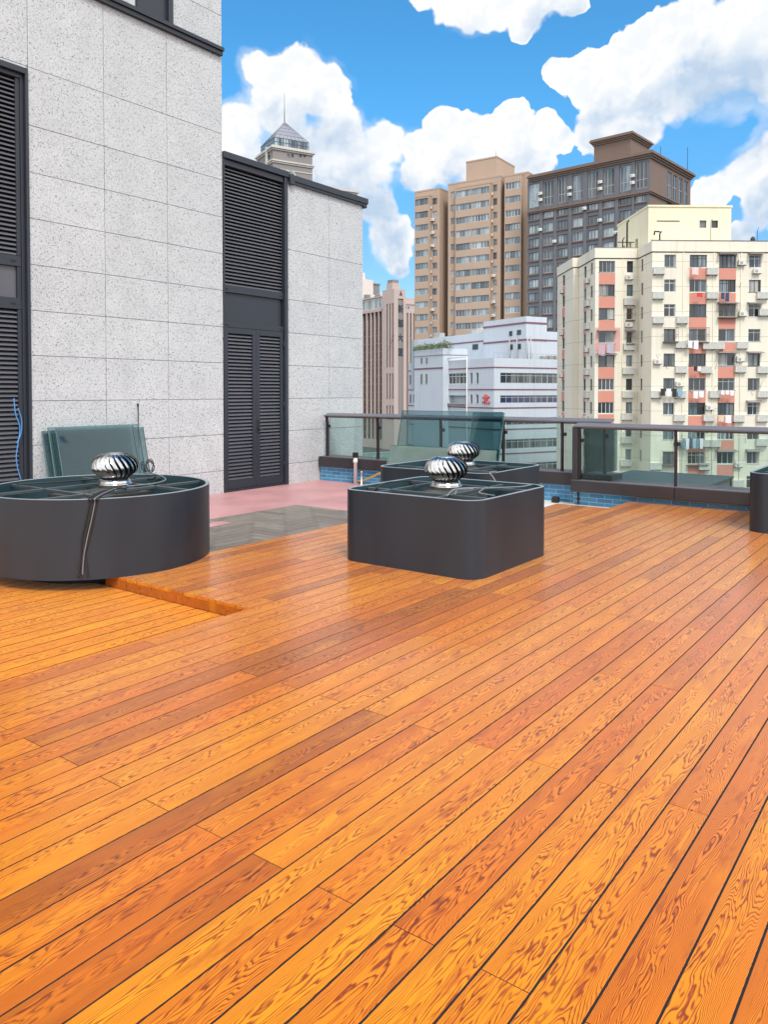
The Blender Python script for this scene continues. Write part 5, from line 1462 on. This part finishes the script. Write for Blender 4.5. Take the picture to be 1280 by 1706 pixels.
za_ = qz(140, 472)
mb = MB(); mb.tube([(ap[0], ap[1], ap[2] - .5), (ap[0], ap[1], ap[2] + (za_ - ap[2])*.4), (ap[0], ap[1], za_)], [.16, .10, .05], 6); mb.build('spire', RUST, Q_.t)
mb = MB(); xq = -.06; yq = qs(447); mb.box(-.9, -.2, yq - .4, yq + .4, z_2 - 12, zb_ + .8); mb.build('corner_pipe', PALEW, Q_.t)

# ---- low roof edge showing over the coping of the stone wing
K_ = Bld('pale_corniced_house', 'pale corniced roof edge of a building showing just over the dark coping', 594, 120, 2900)
kx = lambda px: K_.front(px, 320)[0]; kz = lambda py: K_.front(590, py)[1]
kw = -kx(540); kh = []
for i in range(2):
    for r in range(9): kh.append((kw*(.16 + .42*i), kw*(.16 + .42*i) + 1.3, kz(325) - 4.2 - r*3.3, kz(325) - 2.4 - r*3.3))
TK = Matrix.Translation((-kw, 0, 0)); mb = MB(); mb.wall(kw, 0, kz(325), kh, 0, .25, 0, M=TK); mb.wall(10, 0, kz(325), [], 0, .2, 0, M=Mright(0, 0)); mb.wall(10, 0, kz(325), [], 0, .2, 0, M=Mleft(-kw, 10)); mb.build('wall', GREYW, K_.t)
for h in kh: window(K_, h[0], h[1], h[2], h[3], TK, .12, FRAMEW, PANE, 2, .07, .02)
mb = MB(); mb.box(kx(540) - .3, .15, -.15, 10.2, kz(325), kz(322)); mb.box(kx(540) - .5, .35, -.4, 10.4, kz(322) + .002, kz(318.5)); mb.build('cornice', PALEW, K_.t)

# ---- low annex with a green glass fence seen through the railing
N_ = Bld('low_annex', 'low grey annex with a green glass roof fence seen through the far railing', 600, 105, 2600)
nz = lambda py: N_.front(620, py)[1]
nw = N_.front(690, 770)[0]
mb = MB(); mb.box(-12, nw, 0, 30, 0, nz(776)); mb.box(-12, -.5, 8, 20, nz(776), nz(757)); mb.build('wall', GREYW, N_.t)
mb = MB()
for k in range(8): mb.box(k*nw/7 - .05, k*nw/7 + .05, .4, .5, nz(776), nz(755))
mb.box(0, nw, .38, .52, nz(756), nz(754.5)); mb.build('fence_frame', FRAMEG, N_.t)
mb = MB(); mb.box(0, nw, .44, .46, nz(775), nz(757)); mb.build('fence_glass', plain('green_fence_glass', (.16, .33, .27), .15), N_.t)
# ---- overhead wires in front of the cream block
wl = []
for i, (ya, yb_) in enumerate(((462, 482), (552, 560), (606, 611), (652, 648))):
    a = site(690, 70); b_ = site(1400, 76)
    a.z = HC + (653 - ya)*70/FX - 0; b_.z = HC + (653 - yb_)*76/FX
for p_i in ():
    pass
# ------------------------------------------------------------------ sky, sun, camera
SUN_EL, SUN_AZ = R(52), math.atan2(-.80, -.60)      # the sun stands behind the viewer, to the left
sv = Vector((math.cos(SUN_EL)*math.cos(SUN_AZ), math.cos(SUN_EL)*math.sin(SUN_AZ), math.sin(SUN_EL)))
world = bpy.data.worlds.new('World'); scene.world = world; world.use_nodes = True
t = NT(world.node_tree); bg = t.n['Background']
sky = t.new('ShaderNodeTexSky', sky_type='NISHITA'); sky.sun_disc = False
sky.sun_elevation = SUN_EL; sky.sun_rotation = math.atan2(sv.x, sv.y); sky.air_density = 1.0; sky.dust_density = .6; sky.ozone_density = 2.2
D = t.vmath('NORMALIZE', coords(t).outputs['Generated'])
hs = t.new('ShaderNodeHueSaturation'); hs.inputs['Saturation'].default_value = 1.25; hs.inputs['Value'].default_value = SKYV; t.put(hs.inputs['Color'], sky.outputs[0])
blue = t.mix(1.0, hs.outputs[0], t.mix(t.smooth(t.sep(D)[2], .12, .36), SKYL, SKYT), 'MULTIPLY')
# cumulus: rounded heaps placed by direction, edges broken by billows
n1 = t.new('ShaderNodeTexNoise'); t.put(n1.inputs['Vector'], D)
for k, v in (('Scale', 9.0), ('Detail', 4.0), ('Roughness', .55)): n1.inputs[k].default_value = v
warp = t.vmath('SUBTRACT', n1.outputs['Color'], (.5, .5, .5))
wn = t.new('ShaderNodeVectorMath', operation='SCALE'); t.put(wn.inputs[0], warp); wn.inputs[3].default_value = .045
Dw = t.vmath('ADD', D, wn.outputs[0])
def billow(vec):
    v1 = t.voro(vec, 24.0).outputs['Distance']; v2 = t.voro(vec, 55.0).outputs['Distance']; v3 = t.voro(vec, 125.0).outputs['Distance']
    a = t.math('MULTIPLY_ADD', v2, .55, v1); return t.math('MULTIPLY_ADD', v3, .28, a)
bil = billow(Dw)
fine = t.noise(D, 60.0, 6.0, .62)
CL_ = [(500,130,50),(432,115,38),(545,160,50),(470,175,60),(565,215,45),(640,240,38),(690,246,28),(600,275,55),(395,215,48),(375,240,50),(520,270,80),(620,340,45),(650,400,45),(600,310,45),(420,280,60),(660,435,28),(560,330,60),
  (740,212,36),(790,222,42),(848,214,42),(905,226,36),(800,265,55),(880,260,45),(745,268,45),(935,230,22),(840,290,55),(700,290,40),
  (930,128,30),(985,140,52),(1050,120,60),(1085,65,36),(1150,60,66),(1230,65,66),(1120,150,66),(1040,190,55),(1200,120,76),(1275,120,66),(1000,208,44),(1075,215,38),(1280,40,60),(1345,70,95),
  (745,-2,44),(815,15,42),(875,20,42),(868,52,22),(955,8,24),(700,-14,30),(900,-25,60),(780,30,26),
  (1250,290,48),(1290,250,50),(1190,330,38),(1240,390,26),(1290,330,55),(1350,300,70)]
def heaps(vec):
    m = None
    for (px, py, r) in CL_:
        d = ray(px, py); k_ = FW.dot(d.normalized()); d.normalize()
        q = t.math('DIVIDE', t.vmath('DISTANCE', vec, tuple(d)), r*1.12/FX*k_)
        if m is None: m = q
        else:
            n_ = t.new('ShaderNodeMath', operation='SMOOTH_MIN'); t.put(n_.inputs[0], m); t.put(n_.inputs[1], q); n_.inputs[2].default_value = .22; m = n_.outputs[0]
    return m
m = heaps(Dw)
# unseen cloud cover added away from the view, brightened for ambient light
gen = t.noise(D, 2.3, 5.0, .6)
fwd = t.vmath('DOT_PRODUCT', D, tuple(FW))
awayf = t.smooth(fwd, .60, .34)
genm = t.math('SUBTRACT', 1.75, t.math('MULTIPLY', gen, 2.2))
mm = t.math('ADD', t.math('MULTIPLY', genm, awayf), t.math('MULTIPLY', m, t.math('SUBTRACT', 1.0, awayf)))
f = t.math('MULTIPLY', t.math('SUBTRACT', 1.0, mm), 1.5)
f = t.math('SUBTRACT', f, t.math('MULTIPLY_ADD', bil, .42, -.22))
f = t.math('ADD', f, t.math('MULTIPLY_ADD', fine, .34, -.17))
up1 = t.math('SUBTRACT', 1.0, heaps(t.vmath('ADD', Dw, tuple(UP*.052 - RT*.018))))     # how much cloud stands between here and the light
shad = t.smooth(up1, -.25, .70)
veil = t.noise(D, 5.0, 4.0, .6)
body = t.new('ShaderNodeMapRange', interpolation_type='SMOOTHSTEP'); t.put(body.inputs[0], f); body.inputs[1].default_value = -.015
t.put(body.inputs[2], t.math('ADD', t.math('MULTIPLY_ADD', t.smooth(veil, .44, .66), .34, .05), t.math('MULTIPLY', t.smooth(shad, .25, .9), .30))); body = body.outputs[0]
wisp = t.math('MULTIPLY', t.smooth(f, -.30, .12), t.math('MULTIPLY', t.smooth(veil, .50, .70), .55))
cov = t.math('MAXIMUM', body, wisp)
# lit crowns and soft blue-grey folds: relief of the billows against the light from upper left
offv = UP*.0075 - RT*.005
Ds = t.vmath('ADD', Dw, tuple(offv))
rel = t.math('SUBTRACT', billow(Ds), bil)
lit = t.smooth(rel, -.28, .30)
thick = t.smooth(f, .03, .40)
fold = t.noise(t.vmath('MULTIPLY', Dw, (1.0, 1.0, 1.5)), 7.5, 5.0, .58)
sh = t.math('MULTIPLY', t.math('MULTIPLY', shad, t.math('MULTIPLY_ADD', t.smooth(fold, .34, .62), .85, .25)), t.math('MULTIPLY_ADD', thick, .7, .3))
sh = t.math('ADD', sh, t.math('MULTIPLY', t.math('MULTIPLY_ADD', lit, -1.0, .60), t.math('MULTIPLY', thick, .30)), clamp=True)
ccol = t.mix(awayf, t.mix(sh, CLW, CLG), CLA)
c = t.mix(cov, blue, ccol)
t.put(bg.inputs['Color'], c); bg.inputs['Strength'].default_value = .1

sl_ = bpy.data.lights.new('sun', 'SUN'); sl_.energy = SUNE; sl_.angle = R(14); sl_.color = (1.0, .965, .91)
so = bpy.data.objects.new('sun', sl_); COL.objects.link(so); so.rotation_euler = sv.to_track_quat('Z', 'Y').to_euler(); so.location = (0, 0, 40)

cam = bpy.data.cameras.new('camera'); co = bpy.data.objects.new('camera', cam); COL.objects.link(co)
cam.sensor_fit = 'HORIZONTAL'; cam.sensor_width = 36; cam.lens = 36*FX/1280; cam.shift_y = -(853 - PPY)/1280
cam.clip_start = .05; cam.clip_end = 4000
co.matrix_world = Matrix.Translation(EYE) @ Matrix((RT, UP, -FW)).transposed().to_4x4()
scene.camera = co
vs_ = scene.view_settings
vs_.view_transform = 'Standard'; vs_.look = 'None'; vs_.exposure = EXPO; vs_.gamma = 1.0
scene.cycles.max_bounces = 8; scene.cycles.transparent_max_bounces = 24; scene.cycles.glossy_bounces = 4
